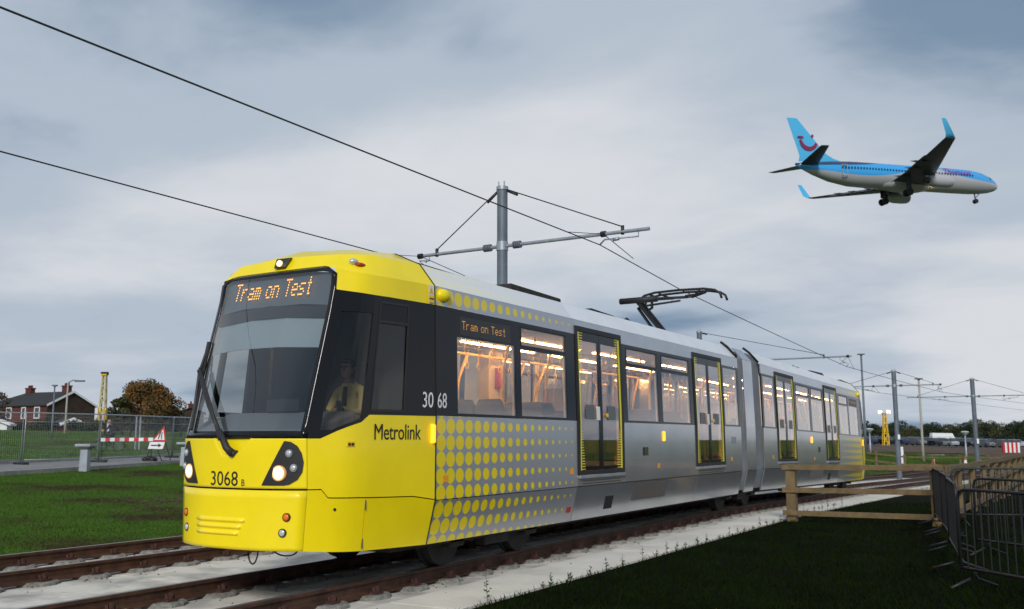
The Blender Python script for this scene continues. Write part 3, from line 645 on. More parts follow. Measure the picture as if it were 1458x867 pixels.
seat_me = {}
def build_saloon(T):
    near = T is None
    bays = [(SEAM+.012, 12.60), (14.29, 17.72), (19.49, A_END)]
    doors = [(12.615, 14.275), (17.735, 19.475)]
    for s in (-1, 1):
        for a, b, mt in ((SEAM+.012, 12.585, 'dots'), (12.60, 17.80, 'silver'), (17.815, A_END, 'silver')):
            m_ = MB(T); panel(m_, a, b, .555, 1.047, s); m_.build('skirt_panel', mt, tram, uv=True)
        for k, (a, b) in enumerate(bays):
            m_ = MB(T); panel(m_, a, b, 1.058, 2.018, s); m_.build('body_panel', 'dots' if k == 0 else 'silver', tram, uv=True)
        for a, b in doors:
            m_ = MB(T); panel(m_, a+.006, b-.006, 1.058, 1.165, s); sp = m_.build('sill_panel', 'silver', tram)
            m_ = MB(T); panel(m_, a+.02, b-.02, 1.168, 1.215, s, .035, .06); m_.build('door_step', 'steel', sp, bevel=.006)
            m_ = MB(T); panel(m_, a+.16, b-.16, 1.085, 1.093, s, .003, .004); panel(m_, a+.16, b-.16, 1.125, 1.131, s, .003, .004); m_.build('step_slot', 'gap', sp)
        xs_ = [SEAM+.012, 12.6, 16.0, A_END]
        for k in range(3):
            m_ = MB(T); panel(m_, xs_[k]+.002, xs_[k+1]-.002, 3.322, 3.548, s); m_.build('cant_panel', 'dots' if k == 0 else 'silver', tram, uv=True)
            m_ = MB(T); panel(m_, xs_[k]+.002, xs_[k+1]-.002, 3.551, 3.822, s); m_.build('roof_fairing', 'sheendots' if k == 0 else 'roofwhite', tram, uv=True)
        m_ = MB(T); panel(m_, SEAM+.02, A_END-.01, .60, 1.10, s, -.034, .01); m_.build('joint_backing', 'gap', tram)
        # windows: (x0, x1, has vent)
        wins = [[(9.43, 10.82, 'disp'), (10.97, 12.30, 'vent')], [(14.49, 15.86, 'vent'), (16.06, 17.50, 'vent')], [(19.60, 20.55, 'full')]]
        for (a, b), ws in zip(bays, wins):
            m_ = MB(T); e = [a]+[q for w_ in ws for q in w_[:2]]+[b]
            for k in range(0, len(e), 2): panel(m_, e[k], e[k+1], 2.021, 3.319, s, .002)
            for x0_, x1_, kd in ws:
                panel(m_, x0_, x1_, 2.021, 2.055, s, .002); panel(m_, x0_, x1_, 3.27, 3.319, s, .002)
                if kd == 'vent': panel(m_, x0_, x1_, 2.955, 2.995, s, .002)
                if kd == 'disp': panel(m_, x0_, x1_, 2.985, 3.27, s, .002, .02)
            m_.build('window_surround', 'black', tram)
            for x0_, x1_, kd in ws:
                m_ = MB(T); panel(m_, x0_, x1_, 2.055, 3.27 if kd == 'full' else (2.955 if kd == 'vent' else 2.985), s, -.004, .008); wn = m_.build('window', 'winglass', tram)
                if kd == 'vent':
                    m_ = MB(T); panel(m_, x0_+.02, x1_-.02, 3.015, 3.25, s, -.004, .008); vn = m_.build('vent_window', 'winglass', tram)
                    m_ = MB(T)
                    for q in ((x0_, x0_+.02, 2.995, 3.27), (x1_-.02, x1_, 2.995, 3.27), (x0_+.02, x1_-.02, 2.995, 3.015), (x0_+.02, x1_-.02, 3.25, 3.27)): panel(m_, *q, s, .008)
                    m_.build('vent_frame', 'rubber', vn)
                if kd == 'disp':
                    m_ = MB(T); panel(m_, x0_+.06, x1_-.12, 3.01, 3.24, s, .004, .004); sdp = m_.build('side_display', 'dispbk2', tram)
                    m_ = MB(T); ez = Vector((0, s*(hw(3.2)-hw(3.1)), .1)).normalized()
                    fl = (s > 0) != (T is not None); o0 = Vector((9.545 if not fl else 10.62, s*(hw(3.2)+.007), 3.185))
                    led_text(m_, 'Tram on Test', o0, (1 if not fl else -1, 0, 0), ez, .0155, .0052, 1.0); tag(m_.build('led_text', 'leddim', sdp), kind='stuff')
        # doors
        for a, b in doors:
            m_ = MB(T); z0, z1 = 1.222, 3.455; w_ = .055
            for q in ((a, a+w_, z0, z1), (b-w_, b, z0, z1), (a+w_, b-w_, z1-.075, z1), (a+w_, b-w_, z0, z0+.06)): panel(m_, *q, s, .022, .06)
            dr = m_.build('door', 'blackmat', tram)
            mid = (a+b)/2
            for k, (l0, l1) in enumerate(((a+w_+.004, mid-.006), (mid+.006, b-w_-.004))):
                zz0, zz1 = z0+.065, z1-.08; m_ = MB(T); st = .05
                for q in ((l0, l0+st, zz0, zz1), (l1-st, l1, zz0, zz1), (l0+st, l1-st, zz1-.13, zz1), (l0+st, l1-st, zz0, zz0+.05)): panel(m_, *q, s, .004, .03)
                m_.build('door_leaf', 'black', dr)
                m_ = MB(T); panel(m_, l0+st, l1-st, zz0+.05, zz1-.13, s, -.004, .008); m_.build('door_pane', 'doorglass', dr)
                m_ = MB(T); outx = (l0, l0+.062) if k == 0 else (l1-.062, l1)
                panel(m_, *outx, zz0, zz1, s, .007, .002)
                n = 15; h = .013
                for end in (0, 1):
                    for j in range(n):
                        zc_ = (zz0+.015+j*.040) if end == 0 else (zz1-.015-j*.040); ln = .11*(1-j/n)**.8+.015
                        qx = (l0+.062, l0+.062+ln) if k == 0 else (l1-.062-ln, l1-.062)
                        panel(m_, *qx, zc_-h/2, zc_+h/2, s, .007, .002)
                tag(m_.build('edge_marking', 'edgeyellow', dr), kind='stuff')
                m_ = MB(T); cx = (l0+l1)/2; panel(m_, cx-.15, cx+.15, 2.05, 2.27, s, .006, .003); pl = m_.build('door_notice', 'dispbk', dr)
            m_ = MB(T); panel(m_, mid-.18, mid-.06, 2.04, 2.25, s, .012, .003); m_.build('paper_notice', 'white', dr)
            q = Vector((mid+.20, s*(hw(2.12)+.012), 2.12)); m_ = MB(T); m_.tube([q, q+Vector((0, s*.012, 0))], .035, 14); m_.build('door_button', 'pole', dr)
        # orange lamps, stickers, grilles, hatch
        P = lambda x, z, o: (x, s*(hw(z)+o), z)
        m_ = MB(T); m_.hexa([P(16.015, 1.71, -.01), P(16.085, 1.71, -.01), P(16.085, 1.89, -.01), P(16.015, 1.89, -.01)], [P(16.025, 1.72, .028), P(16.075, 1.72, .028), P(16.075, 1.88, .028), P(16.025, 1.88, .028)]); m_.build('side_lamp', 'orangelamp', tram, bevel=.008)
        for x, z in ((9.18, 1.29), (12.42, 1.28), (15.79, 1.285), (19.95, 1.33)):
            m_ = MB(T); panel(m_, x-.055, x+.055, z-.04, z+.04, s, .003, .002); m_.build('orange_sticker', 'orange', tram)
        m_ = MB(T); panel(m_, 14.70, 16.20, .74, 1.03, s, .003, .004); gr = m_.build('grille', 'dark', tram)
        m_ = MB(T)
        for k in range(36): panel(m_, 14.71+k*.0417, 14.71+k*.0417+.018, .745, 1.025, s, .012, .01)
        tag(m_.build('grille_slats', 'grille', gr), kind='stuff')
        m_ = MB(T); panel(m_, 13.66, 13.96, .66, .86, s, .003, .003); m_.build('jacking_hatch', 'gap', tram)
        m_ = MB(T); panel(m_, 15.08, 15.19, 1.47, 1.61, s, .003, .002); s1 = m_.build('notice_sticker', 'blackmat', tram)
        m_ = MB(T); panel(m_, 15.21, 15.32, 1.47, 1.61, s, .003, .002); m_.build('notice_sticker', 'weed', tram)
        m_ = MB(T); panel(m_, 12.38, 12.52, .685, .765, s, .003, .002); m_.build('red_sticker', 'red', tram)
        # lining inside
        m_ = MB(T)
        for a, b in bays: m_.box(a, b, *sorted((s*1.20, s*1.27)), 1.1, 2.05)
        for a, b in ((SEAM+.012, 9.43), (10.82, 10.97), (12.30, 12.6), (14.29, 14.49), (15.86, 16.06), (17.5, 17.72), (19.49, 19.6), (20.55, A_END)): panel(m_, a+.004, b-.004, 2.055, 3.25, s, -.034, .03)
        m_.box(SEAM+.02, A_END, *sorted((s*.95, s*1.245)), 3.26, 3.31); m_.build('saloon_lining', 'cream', tram)
    m_ = MB(T); m_.box(SEAM+.02, A_END, -1.255, 1.255, .98, 1.10); m_.build('saloon_floor', 'floorin', tram)
    m_ = MB(T); m_.box(SEAM+.02, A_END, -.95, .95, 3.27, 3.31); m_.build('saloon_ceiling', 'ceil', tram)
    m_ = MB(T); m_.box(SEAM+.02, A_END, -1.055, 1.055, 3.70, 3.735); m_.build('roof_deck', 'roofwhite', tram)
    m_ = MB(T); m_.box(8.5, A_END, -1.05, 1.05, .50, .97); m_.build('underframe', 'dark', tram)
    for s in (-.45, .45):
        m_ = MB(T)
        for k in range(4): m_.box(9.3+k*2.85, 11.6+k*2.85, s-.014, s+.014, 3.248, 3.268)
        m_.build('light_strip', 'lamp', tram)
    # handrails: ceiling rails, posts, diagonal branches
    for s in (-1, 1):
        m_ = MB(T); m_.tube([(9.2, s*.78, 3.13), (20.4, s*.78, 3.13)], .024, 8)
        for x in np.arange(9.6, 20.4, 1.35): m_.tube([(x, s*.78, 3.13), (x, s*.78, 3.26)], .018, 8)
        hr = m_.build('handrail', 'pole', tram, True)
        m_ = MB(T)
        for x in np.arange(9.75, 20.2, .34):
            z = 3.11; m_.tube([(x, s*.78, z), (x, s*.78, z-.12)], .008, 4)
            m_.tube([(x+.05*math.cos(t), s*.78, z-.17+.055*math.sin(t)) for t in np.linspace(PI/2, 2.5*PI, 9)], .008, 4)
        tag(m_.build('hanging_straps', 'pole', hr), kind='stuff')
        for x in (9.72, 11.25, 12.52, 14.40, 15.15, 16.6, 17.62, 19.6):
            m_ = MB(T); m_.tube([(x, s*.85, 1.1), (x, s*.85, 2.25), (x+.10, s*.80, 2.75), (x+.30, s*.78, 3.13)], .025, 8); m_.build('grab_pole', 'pole', tram, True)
    # seats
    for x, dr_ in ((9.55, -1), (10.62, 1), (10.78, -1), (11.75, 1), (12.2, -1), (14.9, -1), (15.72, 1), (16.2, -1), (17.2, 1), (20.1, -1)):
        for yy in (-.98, -.53, .53, .98):
            m_ = MB(T); d = dr_
            m_.box(min(x, x-d*.44), max(x, x-d*.44), yy-.21, yy+.21, 1.47, 1.55)
            m_.loft([[(x+d*(o+.02*k), yy+c*wd, z) for c, o in ((-1, 0), (1, 0), (1, .05), (-1, .05))] for k, (z, wd) in enumerate(((1.50, .20), (1.9, .215), (2.2, .205), (2.28, .17)))])
            m_.box(x-d*.3-.06, x-d*.3+.06, yy-.08, yy+.08, 1.1, 1.47)
            m_.build('seat', 'seat', tram, bevel=.015)
    # draught screens and the red box
    m_ = MB(T)
    for s in (-1, 1):
        for x in (12.5, 14.35, 17.6, 19.55): m_.box(x-.012, x+.012, *sorted((s*.8, s*1.19)), 1.3, 2.5)
    m_.build('draught_screen', 'winglass', tram)
    m_ = MB(T); m_.box(13.75, 14.22, .95, 1.18, 1.1, 3.26); cb = m_.build('equipment_cabinet', 'cream', tram)
    m_ = MB(T); m_.box(13.94, 14.14, .86, .949, 2.62, 2.98); m_.build('red_case', 'red', cb, bevel=.01)
    # roof equipment
    for (a, b, y0, y1, z1, nm) in ((11.6, 13.3, -.75, .75, 4.02, 'air_conditioner'), (14.4, 15.5, -.7, .6, 3.99, 'brake_resistor'), (9.35, 9.9, -.5, .5, 3.90, 'roof_box'), (16.2, 17.0, -.6, .6, 3.97, 'roof_box')):
        m_ = MB(T); m_.hexa([(a, y0, 3.735), (b, y0, 3.735), (b, y1, 3.735), (a, y1, 3.735)], [(a+.1, y0+.03, z1), (b-.05, y0+.03, z1-.03), (b-.05, y1-.03, z1-.03), (a+.1, y1-.03, z1)]); rb = m_.build(nm, 'dark', tram, bevel=.015)
        for k in range(6): m_ = MB(T); x = a+.15+(b-a-.3)*k/5; m_.box(x, x+.03, y0-.012, y0+.04, 3.76, z1-.06); m_.build('fin', 'blackmat', rb)
    m_ = MB(T); m_.tube([(13.3, -.8, 3.80), (14.0, -.85, 3.84), (14.5, -.8, 3.80)], .02, 6); m_.tube([(15.4, -.75, 3.8), (15.7, -.8, 3.93), (15.95, -.85, 3.80)], .022, 6); m_.build('roof_cable', 'blackmat', tram, True)

def build_bogie(T, cx, name='bogie'):
    m_ = MB(T)
    for s in (-1, 1):
        m_.box(cx-1.25, cx+1.25, s*.98-.06, s*.98+.06, .52, .74)
        for q in (-.925, .925): m_.box(cx+q-.16, cx+q+.16, s*.98-.07, s*.98+.07, .44, .68)
        m_.box(cx-.3, cx+.3, s*.98-.08, s*.98+.08, .40, .56)
    m_.box(cx-.4, cx+.4, -.9, .9, .45, .7)
    b = m_.build(name, 'dark', tram, bevel=.02)
    for q in (-.925, .925):
        for s in (-1, 1):
            m_ = MB(T); c = Vector((cx+q, s*.78, .57)); rings = []
            for r, dy in ((.30, .06), (.33, .065), (.365, .065), (.37, -.06), (.40, -.065), (.40, -.09), (.30, -.09)):
                rings.append([c+Vector((r*math.cos(t), s*dy, r*math.sin(t))) for t in np.linspace(0, 2*PI, 29)[:-1]])
            m_.loft(rings); m_.tube([c+Vector((0, s*.05, 0)), c+Vector((0, s*.14, 0))], .11, 14); m_.loft([[c+Vector((r*math.cos(t), s*dy, r*math.sin(t))) for t in np.linspace(0, 2*PI, 29)[:-1]] for r, dy in ((.30, .03), (.12, .05))], cap=True)
            m_.build('wheel', 'dark', b, True, auto=35)
for T in (None, TB):
    build_cab(T); build_saloon(T); build_bogie(T, 10.77)
# articulation: bellows, centre module on its own bogie
def ring(x, inset, dz=0): return [(x, y_*(1), z) for y_, z in [(-(hw(z)-inset), z) for z in (.62, 1.055, 2.02, 3.32, 3.55)]+[(-(1.06-inset), 3.82-inset)]+[((1.06-inset), 3.82-inset)]+[((hw(z)-inset), z) for z in (3.55, 3.32, 2.02, 1.055, .62)]]
for a, b in ((A_END+.01, 21.06), (21.78, 22.40)):
    m_ = MB(); n = 13; m_.loft([ring(lerp(a, b, k/(n-1)),   .065 if k % 2 else .03) for k in range(n)], cap=False); m_.build('bellows', 'bellow', tram)
m_ = MB()
for s in (-1, 1):
    panel(m_, 21.07, 21.77, .57, 1.047, s); panel(m_, 21.07, 21.77, 1.055, 3.545, s); panel(m_, 21.07, 21.77, 3.55, 3.822, s)
m_.box(21.07, 21.77, -1.055, 1.055, 3.70, 3.735)
m_.build('centre_module', 'silver', tram)
m_ = MB(); m_.box(A_END, 22.4, -1.0, 1.0, .50, .97); m_.box(A_END, 22.4, -1.2, 1.2, .98, 1.1); m_.build('centre_underframe', 'dark', tram)
for x in (20.62, 22.28):
    for s in (-1, 1): m_ = MB(); m_.tube([(x, s*1.30, 3.56), (x-.12, s*1.12, 3.80), (x-.25, s*1.02, 3.90)], .028, 6); m_.build('gangway_edge', 'dark', tram, True)
text_mesh('fleet_number', '3068', .20, (19.95, -(hw(1.7)+.004), 1.66), (1, 0, 0), (0, 0, 1), 'steel', tram, .8)
build_bogie(None, 21.42)
# loose cables under the nose
m_ = MB(); m_.tube([(7.22, -.27-.075*math.cos(t), .64-.17*math.sin(t)) for t in np.linspace(0, PI, 13)], .009, 6); m_.tube([(7.28, -.66-.17*math.cos(t), .64-.07*math.sin(t)) for t in np.linspace(0, PI, 13)], .009, 6); m_.build('jumper_cable', 'rubber', tram, True)
# pantograph
pg = MB(); BASE = Vector((20.15, 0, 3.80)); KNEE = Vector((18.15, 0, 4.62)); HEAD = Vector((20.75, 0, 5.14))
pg.box(18.6, 20.7, -.55, -.47, 3.80, 3.88); pg.box(18.6, 20.7, .47, .55, 3.80, 3.88); pg.box(20.1, 20.2, -.5, .5, 3.8, 3.9)
for x in (18.7, 20.6):
    for y in (-.51, .51): pg.tube([(x, y, 3.73), (x, y, 3.81)], .05, 8)
pant = pg.build('pantograph_base', 'blackmat', tram)
m_ = MB(); m_.tube([BASE+Vector((0, 0, .08)), KNEE], .072, 10); m_.tube([BASE+Vector((-.35, .14, .10)), KNEE+Vector((.22, .10, -.12))], .035, 6); m_.build('lower_arm', 'blackmat', pant, True)
m_ = MB(); m_.tube([KNEE+Vector((0, -.42, .02)), KNEE+Vector((0, .42, .02))], .065, 8)
for s in (-1, 1): m_.tube([KNEE+Vector((0, s*.38, .02)), HEAD+Vector((-.1, s*.16, -.12))], .032, 8)
m_.tube([KNEE+Vector((.12, 0, -.1)), HEAD+Vector((-.15, 0, -.2))], .025, 6)
m_.tube([KNEE+Vector((0, -.30, .02)), KNEE+Vector((.05, -.28, -.16)), KNEE+Vector((.22, -.14, -.17))], .03, 6)
m_.build('upper_frame', 'blackmat', pant, True)
for dx in (-.2, .2):
    m_ = MB(); m_.tube([HEAD+Vector((dx, y, z)) for y, z in ((-1.02, -.22), (-.98, -.10), (-.86, -.02), (-.6, .03), (0, .045), (.6, .03), (.86, -.02), (.98, -.10), (1.02, -.22))], .028, 8); m_.build('collector_strip', 'blackmat', pant, True)
m_ = MB()
for y in (-.5, .5): m_.tube([HEAD+Vector((-.2, y, 0)), HEAD+Vector((0, y*.5, -.12)), HEAD+Vector((.2, y, 0))], .024, 6)
m_.tube([HEAD+Vector((-.2, -.75, .0)), HEAD+Vector((.2, -.75, .0))], .024, 6); m_.tube([HEAD+Vector((-.2, .75, .0)), HEAD+Vector((.2, .75, .0))], .024, 6); m_.tube([HEAD+Vector((-.45, -.25, -.14)), HEAD+Vector((.1, -.55, -.02))], .02, 6); m_.tube([HEAD+Vector((-.1, -.3, -.12)), HEAD+Vector((-.1, .3, -.12))], .025, 6); m_.build('head_cradle', 'blackmat', pant, True)

# ------------------------------------------------------------------ people
def human(name, joints, bones, radii, mats, bone_mat, parent=None, head=None, hands=()):
    """one continuous skinned body; faces take the material of the nearest bone"""
    names = list(joints); me = bpy.data.meshes.new(name)
    me.from_pydata([tuple(joints[k]) for k in names], [(names.index(a), names.index(b)) for a, b in bones], [])
    ob = bpy.data.objects.new(name, me); COL.objects.link(ob)
    md = ob.modifiers.new('skin', 'SKIN'); md.use_smooth_shade = True
    if not me.skin_vertices:
        bm = bmesh.new(); bm.from_mesh(me); bm.verts.layers.skin.verify(); bm.to_mesh(me); bm.free()
    for k, n in enumerate(names):
        r = radii[n]; me.skin_vertices[0].data[k].radius = r if isinstance(r, tuple) else (r, r); me.skin_vertices[0].data[k].use_root = (n == 'pelvis')
    ob.modifiers.new('sub', 'SUBSURF').levels = 1
    dg = bpy.context.evaluated_depsgraph_get(); dg.update()
    m2 = bpy.data.meshes.new_from_object(ob.evaluated_get(dg)); bpy.data.objects.remove(ob)
    bm = bmesh.new(); bm.from_mesh(m2)
    segs = [(Vector(joints[a]), Vector(joints[b]), bone_mat.get((a, b), 0)) for a, b in bones]
    for f in bm.faces:
        c = f.calc_center_median(); best = 9e9
        for a, b, mt in segs:
            t = max(0, min(1, (c-a).dot(b-a)/max(1e-9, (b-a).length_squared))); d = (c-a-(b-a)*t).length
            if d < best: best = d; f.material_index = mt
        f.smooth = True
    def add(mb_, mi):
        vs_ = [bm.verts.new(q) for q in mb_.v]
        for fc in mb_.f:
            try: f = bm.faces.new([vs_[k] for k in fc]); f.material_index = mi; f.smooth = True
            except ValueError: pass
    for (wr, fd, sd_) in hands:               # five fingers curled forward from each wrist
        wr, fd, sd_ = Vector(wr), Vector(fd).normalized(), Vector(sd_).normalized(); dn = fd.cross(sd_)
        if dn.z > 0: dn = -dn
        mbh = MB(); mbh.obox(wr+fd*.05, fd*.05, sd_*.04, dn*.014)
        for k, ln in enumerate((.07, .08, .075, .06)):
            b0 = wr+fd*.095+sd_*(.03-.02*k); mbh.tube([b0, b0+fd*ln*.5+dn*.01, b0+fd*ln*.75+dn*.04], .009, 6)
        b0 = wr+fd*.03+sd_*.04; mbh.tube([b0, b0+sd_*.03+fd*.03, b0+sd_*.03+fd*.06+dn*.02], .010, 6)
        add(mbh, 0)
    if head:
        hc, fdir, rr = Vector(head[0]), Vector(head[1]).normalized(), head[2]; sd_ = Vector((-fdir.y, fdir.x, 0))
        mbh = MB(); mbh.loft([[hc+fdir*(rr*.80*math.cos(t)*k+ox)+sd_*rr*.68*math.sin(t)*k+Vector((0, 0, z*rr)) for t in np.linspace(0, 2*PI, 15)[:-1]] for z, k, ox in ((-1.0, .32, .03), (-.85, .62, .02), (-.5, .86, .01), (0, 1, 0), (.4, 1, 0), (.75, .8, 0), (.97, .35, 0))])
        nb = hc+fdir*rr*.8; mbh.hexa([nb+sd_*.014-Vector((0, 0, .03)), nb-sd_*.014-Vector((0, 0, .03)), nb-sd_*.008+Vector((0, 0, .025)), nb+sd_*.008+Vector((0, 0, .025))], [nb+fdir*.024+sd_*.008-Vector((0, 0, .028)), nb+fdir*.024-sd_*.008-Vector((0, 0, .028)), nb+fdir*.006-sd_*.005+Vector((0, 0, .02)), nb+fdir*.006+sd_*.005+Vector((0, 0, .02))])
        for s in (-1, 1): mbh.ell(hc+sd_*s*rr*.70-fdir*.005, .022, .012, .032, 8, 5)
        add(mbh, 0)
    bmesh.ops.recalc_face_normals(bm, faces=bm.faces); m2.materials.clear()
    for m in mats: m2.materials.append(M[m])
    bm.to_mesh(m2); bm.free()
    o = bpy.data.objects.new(name, m2); COL.objects.link(o); o.name = name
    if head:
        mbh = MB(); mbh.loft([[hc+fdir*((rr*.86*math.cos(t)*k)-.012)+sd_*rr*.75*math.sin(t)*k+Vector((0, 0, z*rr+(.25*rr if math.cos(t) > .4 else 0)*(1 if z < .5 else 0))) for t in np.linspace(0, 2*PI, 15)[:-1]] for z, k in ((-.1, .97), (.3, 1.02), (.7, .9), (.98, .5), (1.07, .1))]); mbh.build('hair', 'hair', o, True)
        mbh = MB()
        for s in (-1, 1):
            e = hc+fdir*rr*.79+sd_*s*.032+Vector((0, 0, .012)); mbh.ell(e, .010, .012, .009, 8, 5)
        mbh.build('eye', 'blackmat', o, True)
        mbh = MB(); e = hc+fdir*rr*.76-Vector((0, 0, .055)); mbh.obox(e, fdir*.006, sd_*.024, Vector((0, 0, .004))); mbh.build('mouth', 'signred', o)
    return o
# tram driver, seated at the desk in the cab, facing along -x
ox, oy = 8.58, -.36
J = {'pelvis': (ox, oy, 1.76), 'waist': (ox+.02, oy, 1.95), 'chest': (ox+.03, oy, 2.18), 'neckb': (ox+.02, oy, 2.36), 'neck': (ox-.01, oy, 2.44), 'skull': (ox-.03, oy, 2.50)}
for s, n in ((-1, 'n'), (1, 'f')):
    J.update({'sh'+n: (ox+.02, oy+s*.19, 2.31), 'el'+n: (ox-.10, oy+s*.25, 2.05), 'wr'+n: (ox-.34, oy+s*.16, 2.10), 'hip'+n: (ox-.03, oy+s*.10, 1.74), 'kn'+n: (ox-.44, oy+s*.13, 1.74), 'an'+n: (ox-.50, oy+s*.13, 1.28), 'to'+n: (ox-.68, oy+s*.14, 1.14)})
BN = [('pelvis', 'waist'), ('waist', 'chest'), ('chest', 'neckb'), ('neckb', 'neck'), ('neck', 'skull')]
for n in 'nf': BN += [('neckb', 'sh'+n), ('sh'+n, 'el'+n), ('el'+n, 'wr'+n), ('pelvis', 'hip'+n), ('hip'+n, 'kn'+n), ('kn'+n, 'an'+n), ('an'+n, 'to'+n)]
RD_ = {'pelvis': (.15, .12), 'waist': (.15, .11), 'chest': (.17, .12), 'neckb': .075, 'neck': .055, 'skull': .06}
for n in 'nf': RD_.update({'sh'+n: .065, 'el'+n: .048, 'wr'+n: .03, 'hip'+n: .09, 'kn'+n: .062, 'an'+n: .042, 'to'+n: .04})
BM = {b: 1 for b in BN}; BM[('neck', 'skull')] = 0; BM[('neckb', 'neck')] = 0
for n in 'nf':
    for b in (('pelvis', 'hip'+n), ('hip'+n, 'kn'+n), ('kn'+n, 'an'+n), ('an'+n, 'to'+n)): BM[b] = 2
drv = human('person', J, BN, RD_, ['skin', 'shirt', 'cloth'], BM, head=((ox-.045, oy, 2.575), (-1, -.15, 0), .118), hands=[((ox-.34, oy-.16, 2.10), (-1, .1, -.25), (0, 1, 0)), ((ox-.34, oy+.16, 2.10), (-1, -.1, -.25), (0, -1, 0))])
tag(drv, 'person in pale yellow shirt, dark tie and glasses seated in the tram cab', 'person')
m_ = MB(); m_.hexa([(ox-.095, oy-.02, 2.36), (ox-.095, oy+.02, 2.36), (ox-.08, oy+.02, 2.36), (ox-.08, oy-.02, 2.36)], [(ox-.125, oy-.035, 2.08), (ox-.125, oy+.035, 2.08), (ox-.105, oy+.035, 2.08), (ox-.105, oy-.035, 2.08)]); m_.build('tie', 'cloth', drv)
m_ = MB(); fx = ox-.155
for s in (-1, 1): m_.tube([(fx, oy+s*.034+.028*math.cos(t), 2.585+.02*math.sin(t)) for t in np.linspace(0, 2*PI, 11)], .004, 4); m_.tube([(fx, oy+s*.06, 2.59), (fx+.12, oy+s*.085, 2.59)], .004, 4)
m_.tube([(fx, oy-.01, 2.588), (fx, oy+.01, 2.588)], .004, 4); m_.build('glasses', 'blackmat', drv)

# ------------------------------------------------------------------ overhead line
def tube_thing(name, pts, r, mat, label, cat, group=None, n=6):
    m_ = MB(); m_.tube(pts, r, n); return tag(m_.build(name, mat, smooth=True), label, cat, group)
def sag(a, b, d, n=10): a, b = Vector(a), Vector(b); return [a+(b-a)*k/n-Vector((0, 0, d*4*(k/n)*(1-k/n))) for k in range(n+1)]
WPT = [(-26, 0, 5.42), (15.97, -.02, 5.40), (20.75, 0, 5.20), (40.4, .25, 4.72)]
near_w = sag((-26, .25, 5.46), (15.97, -.15, 5.42), .03, 14)+sag((15.97, -.15, 5.42), (20.75, 0, 5.205), .0, 2)[1:]+sag((20.75, 0, 5.205), (40.4, .22, 4.72), .02, 6)[1:]+sag((40.4, .22, 4.72), (62, -1.0, 4.55), .02, 6)[1:]+sag((62, -1.0, 4.55), (78, -3.4, 4.55), .02, 4)[1:]+[Vector((115, -8.5, 4.6))]
tube_thing('contact_wire', near_w, .0105, 'wire', 'black contact wire running over the tram and its pantograph', 'wire')
far_w = [Vector((-26, 4.06, 5.46)), Vector((6.7, 4.06, 5.45)), Vector((15.97, 4.0, 5.43)), Vector((40.4, 4.2, 4.85)), Vector((62, 2.6, 4.6)), Vector((78, .4, 4.6)), Vector((115, -4.6, 4.6))]
tube_thing('contact_wire', far_w, .0105, 'wire', 'black contact wire over the empty track, passing behind the tram roof', 'wire')
def ole_pole(x, y, zb, h, r, armz, right, left, label, wires=(), lean=0):
    o = tag(empty('overhead_line_pole', (x, y, zb)), label, 'pole', 'overhead line poles along the tracks')
    L_ = lambda q: Vector((q[0]-x, q[1]-y, q[2]-zb))
    m_ = MB(); m_.tube([(0, 0, -.3), (0, 0, h*.34), (0, 0, h*.345)], r*1.12, 20); m_.tube([(0, 0, h*.34), (0, 0, h)], r, 20); sh = m_.build('mast', 'polesteel', o, True, auto=40)
    m_ = MB(); m_.tube([(0, 0, h-.02), (0, 0, h+.05)], r*1.15, 16)
    for a in range(3): m_.tube([(r*.7*math.cos(a*2.1), r*.7*math.sin(a*2.1), h+.04), (r*.7*math.cos(a*2.1), r*.7*math.sin(a*2.1), h+.16)], .015, 6)
    m_.build('cap', 'steel', o, True, auto=40)
    az = armz-zb
    m_ = MB(); m_.tube([(0, 0, az-.09), (0, 0, az+.09)], r*1.12, 16); m_.build('arm_collar', 'steel', o, True, auto=40)
    for s, ln in ((-1, right), (1, left)):
        if not ln: continue
        up_ = .03*(1)
        m_ = MB(); m_.tube([(0, s*r, az), (0, s*ln, az+.0)], .036, 10); arm = m_.build('arm', 'steel', o, True, auto=40)
        m_ = MB()
        for k in range(4): m_.tube([(0, s*(r+.16+.045*k), az), (0, s*(r+.19+.045*k), az)], .075, 12)
        m_.build('insulator', 'bellow', arm, True, auto=40)
        e = ln*.83
        m_ = MB(); m_.tube([(0, s*r*1.1, h-.02), (0, s*e, az+.10)], .012, 6); m_.tube([(0, s*(r*1.2), h-.05), (0, s*(r+.25), h-.05-(h-az)*.25/e)], .028, 6); m_.tube([(0, s*e, az-.05), (0, s*e, az+.12)], .035, 8); m_.build('stay', 'wire', arm, True)
        wy = next((w_ for w_ in wires if (w_[1]-y)*s > 0), None)
        if wy:
            q = L_(wy); a0 = Vector((0, s*min(ln*.93, abs(q.y)+1.0), az))
            m_ = MB(); m_.tube([a0, a0-Vector((0, 0, .12)), q+Vector((0, s*.10, .09)), q], .017, 6); m_.tube([a0*.5+q*.5+Vector((0, 0, -.02)), a0*.35+q*.65], .035, 8); m_.build('steady_arm', 'steel', arm, True)
            b0 = Vector((0, s*(abs(q.y)+.08), az)); m_ = MB()
            m_.tube([b0, q+Vector((-1.3, 0, .0))], .008, 4); m_.tube([b0, q+Vector((1.6, 0, .0))], .008, 4); m_.tube([b0+Vector((0, -.05, 0)), b0+Vector((0, .05, 0))], .06, 8); m_.build('bridle', 'wire', arm)
    return o
ole_pole(15.97, 2.03, -.14, 6.95, .108, 5.62, 3.2, 1.95, 'tall grey line pole with arms on both sides rising behind the tram roof', wires=((15.97, -.15, 5.42), (15.97, 4.0, 5.43)))
ole_pole(40.4, 6.5, hland(40.4, 6.5), 6.75, .115, 5.14, 6.5, 0, 'grey line pole hidden behind the tram with one long arm over both tracks', wires=((40.4, .22, 4.72),))
P3 = at(1281, 682, 57); zz = drop(P3.x)-.1
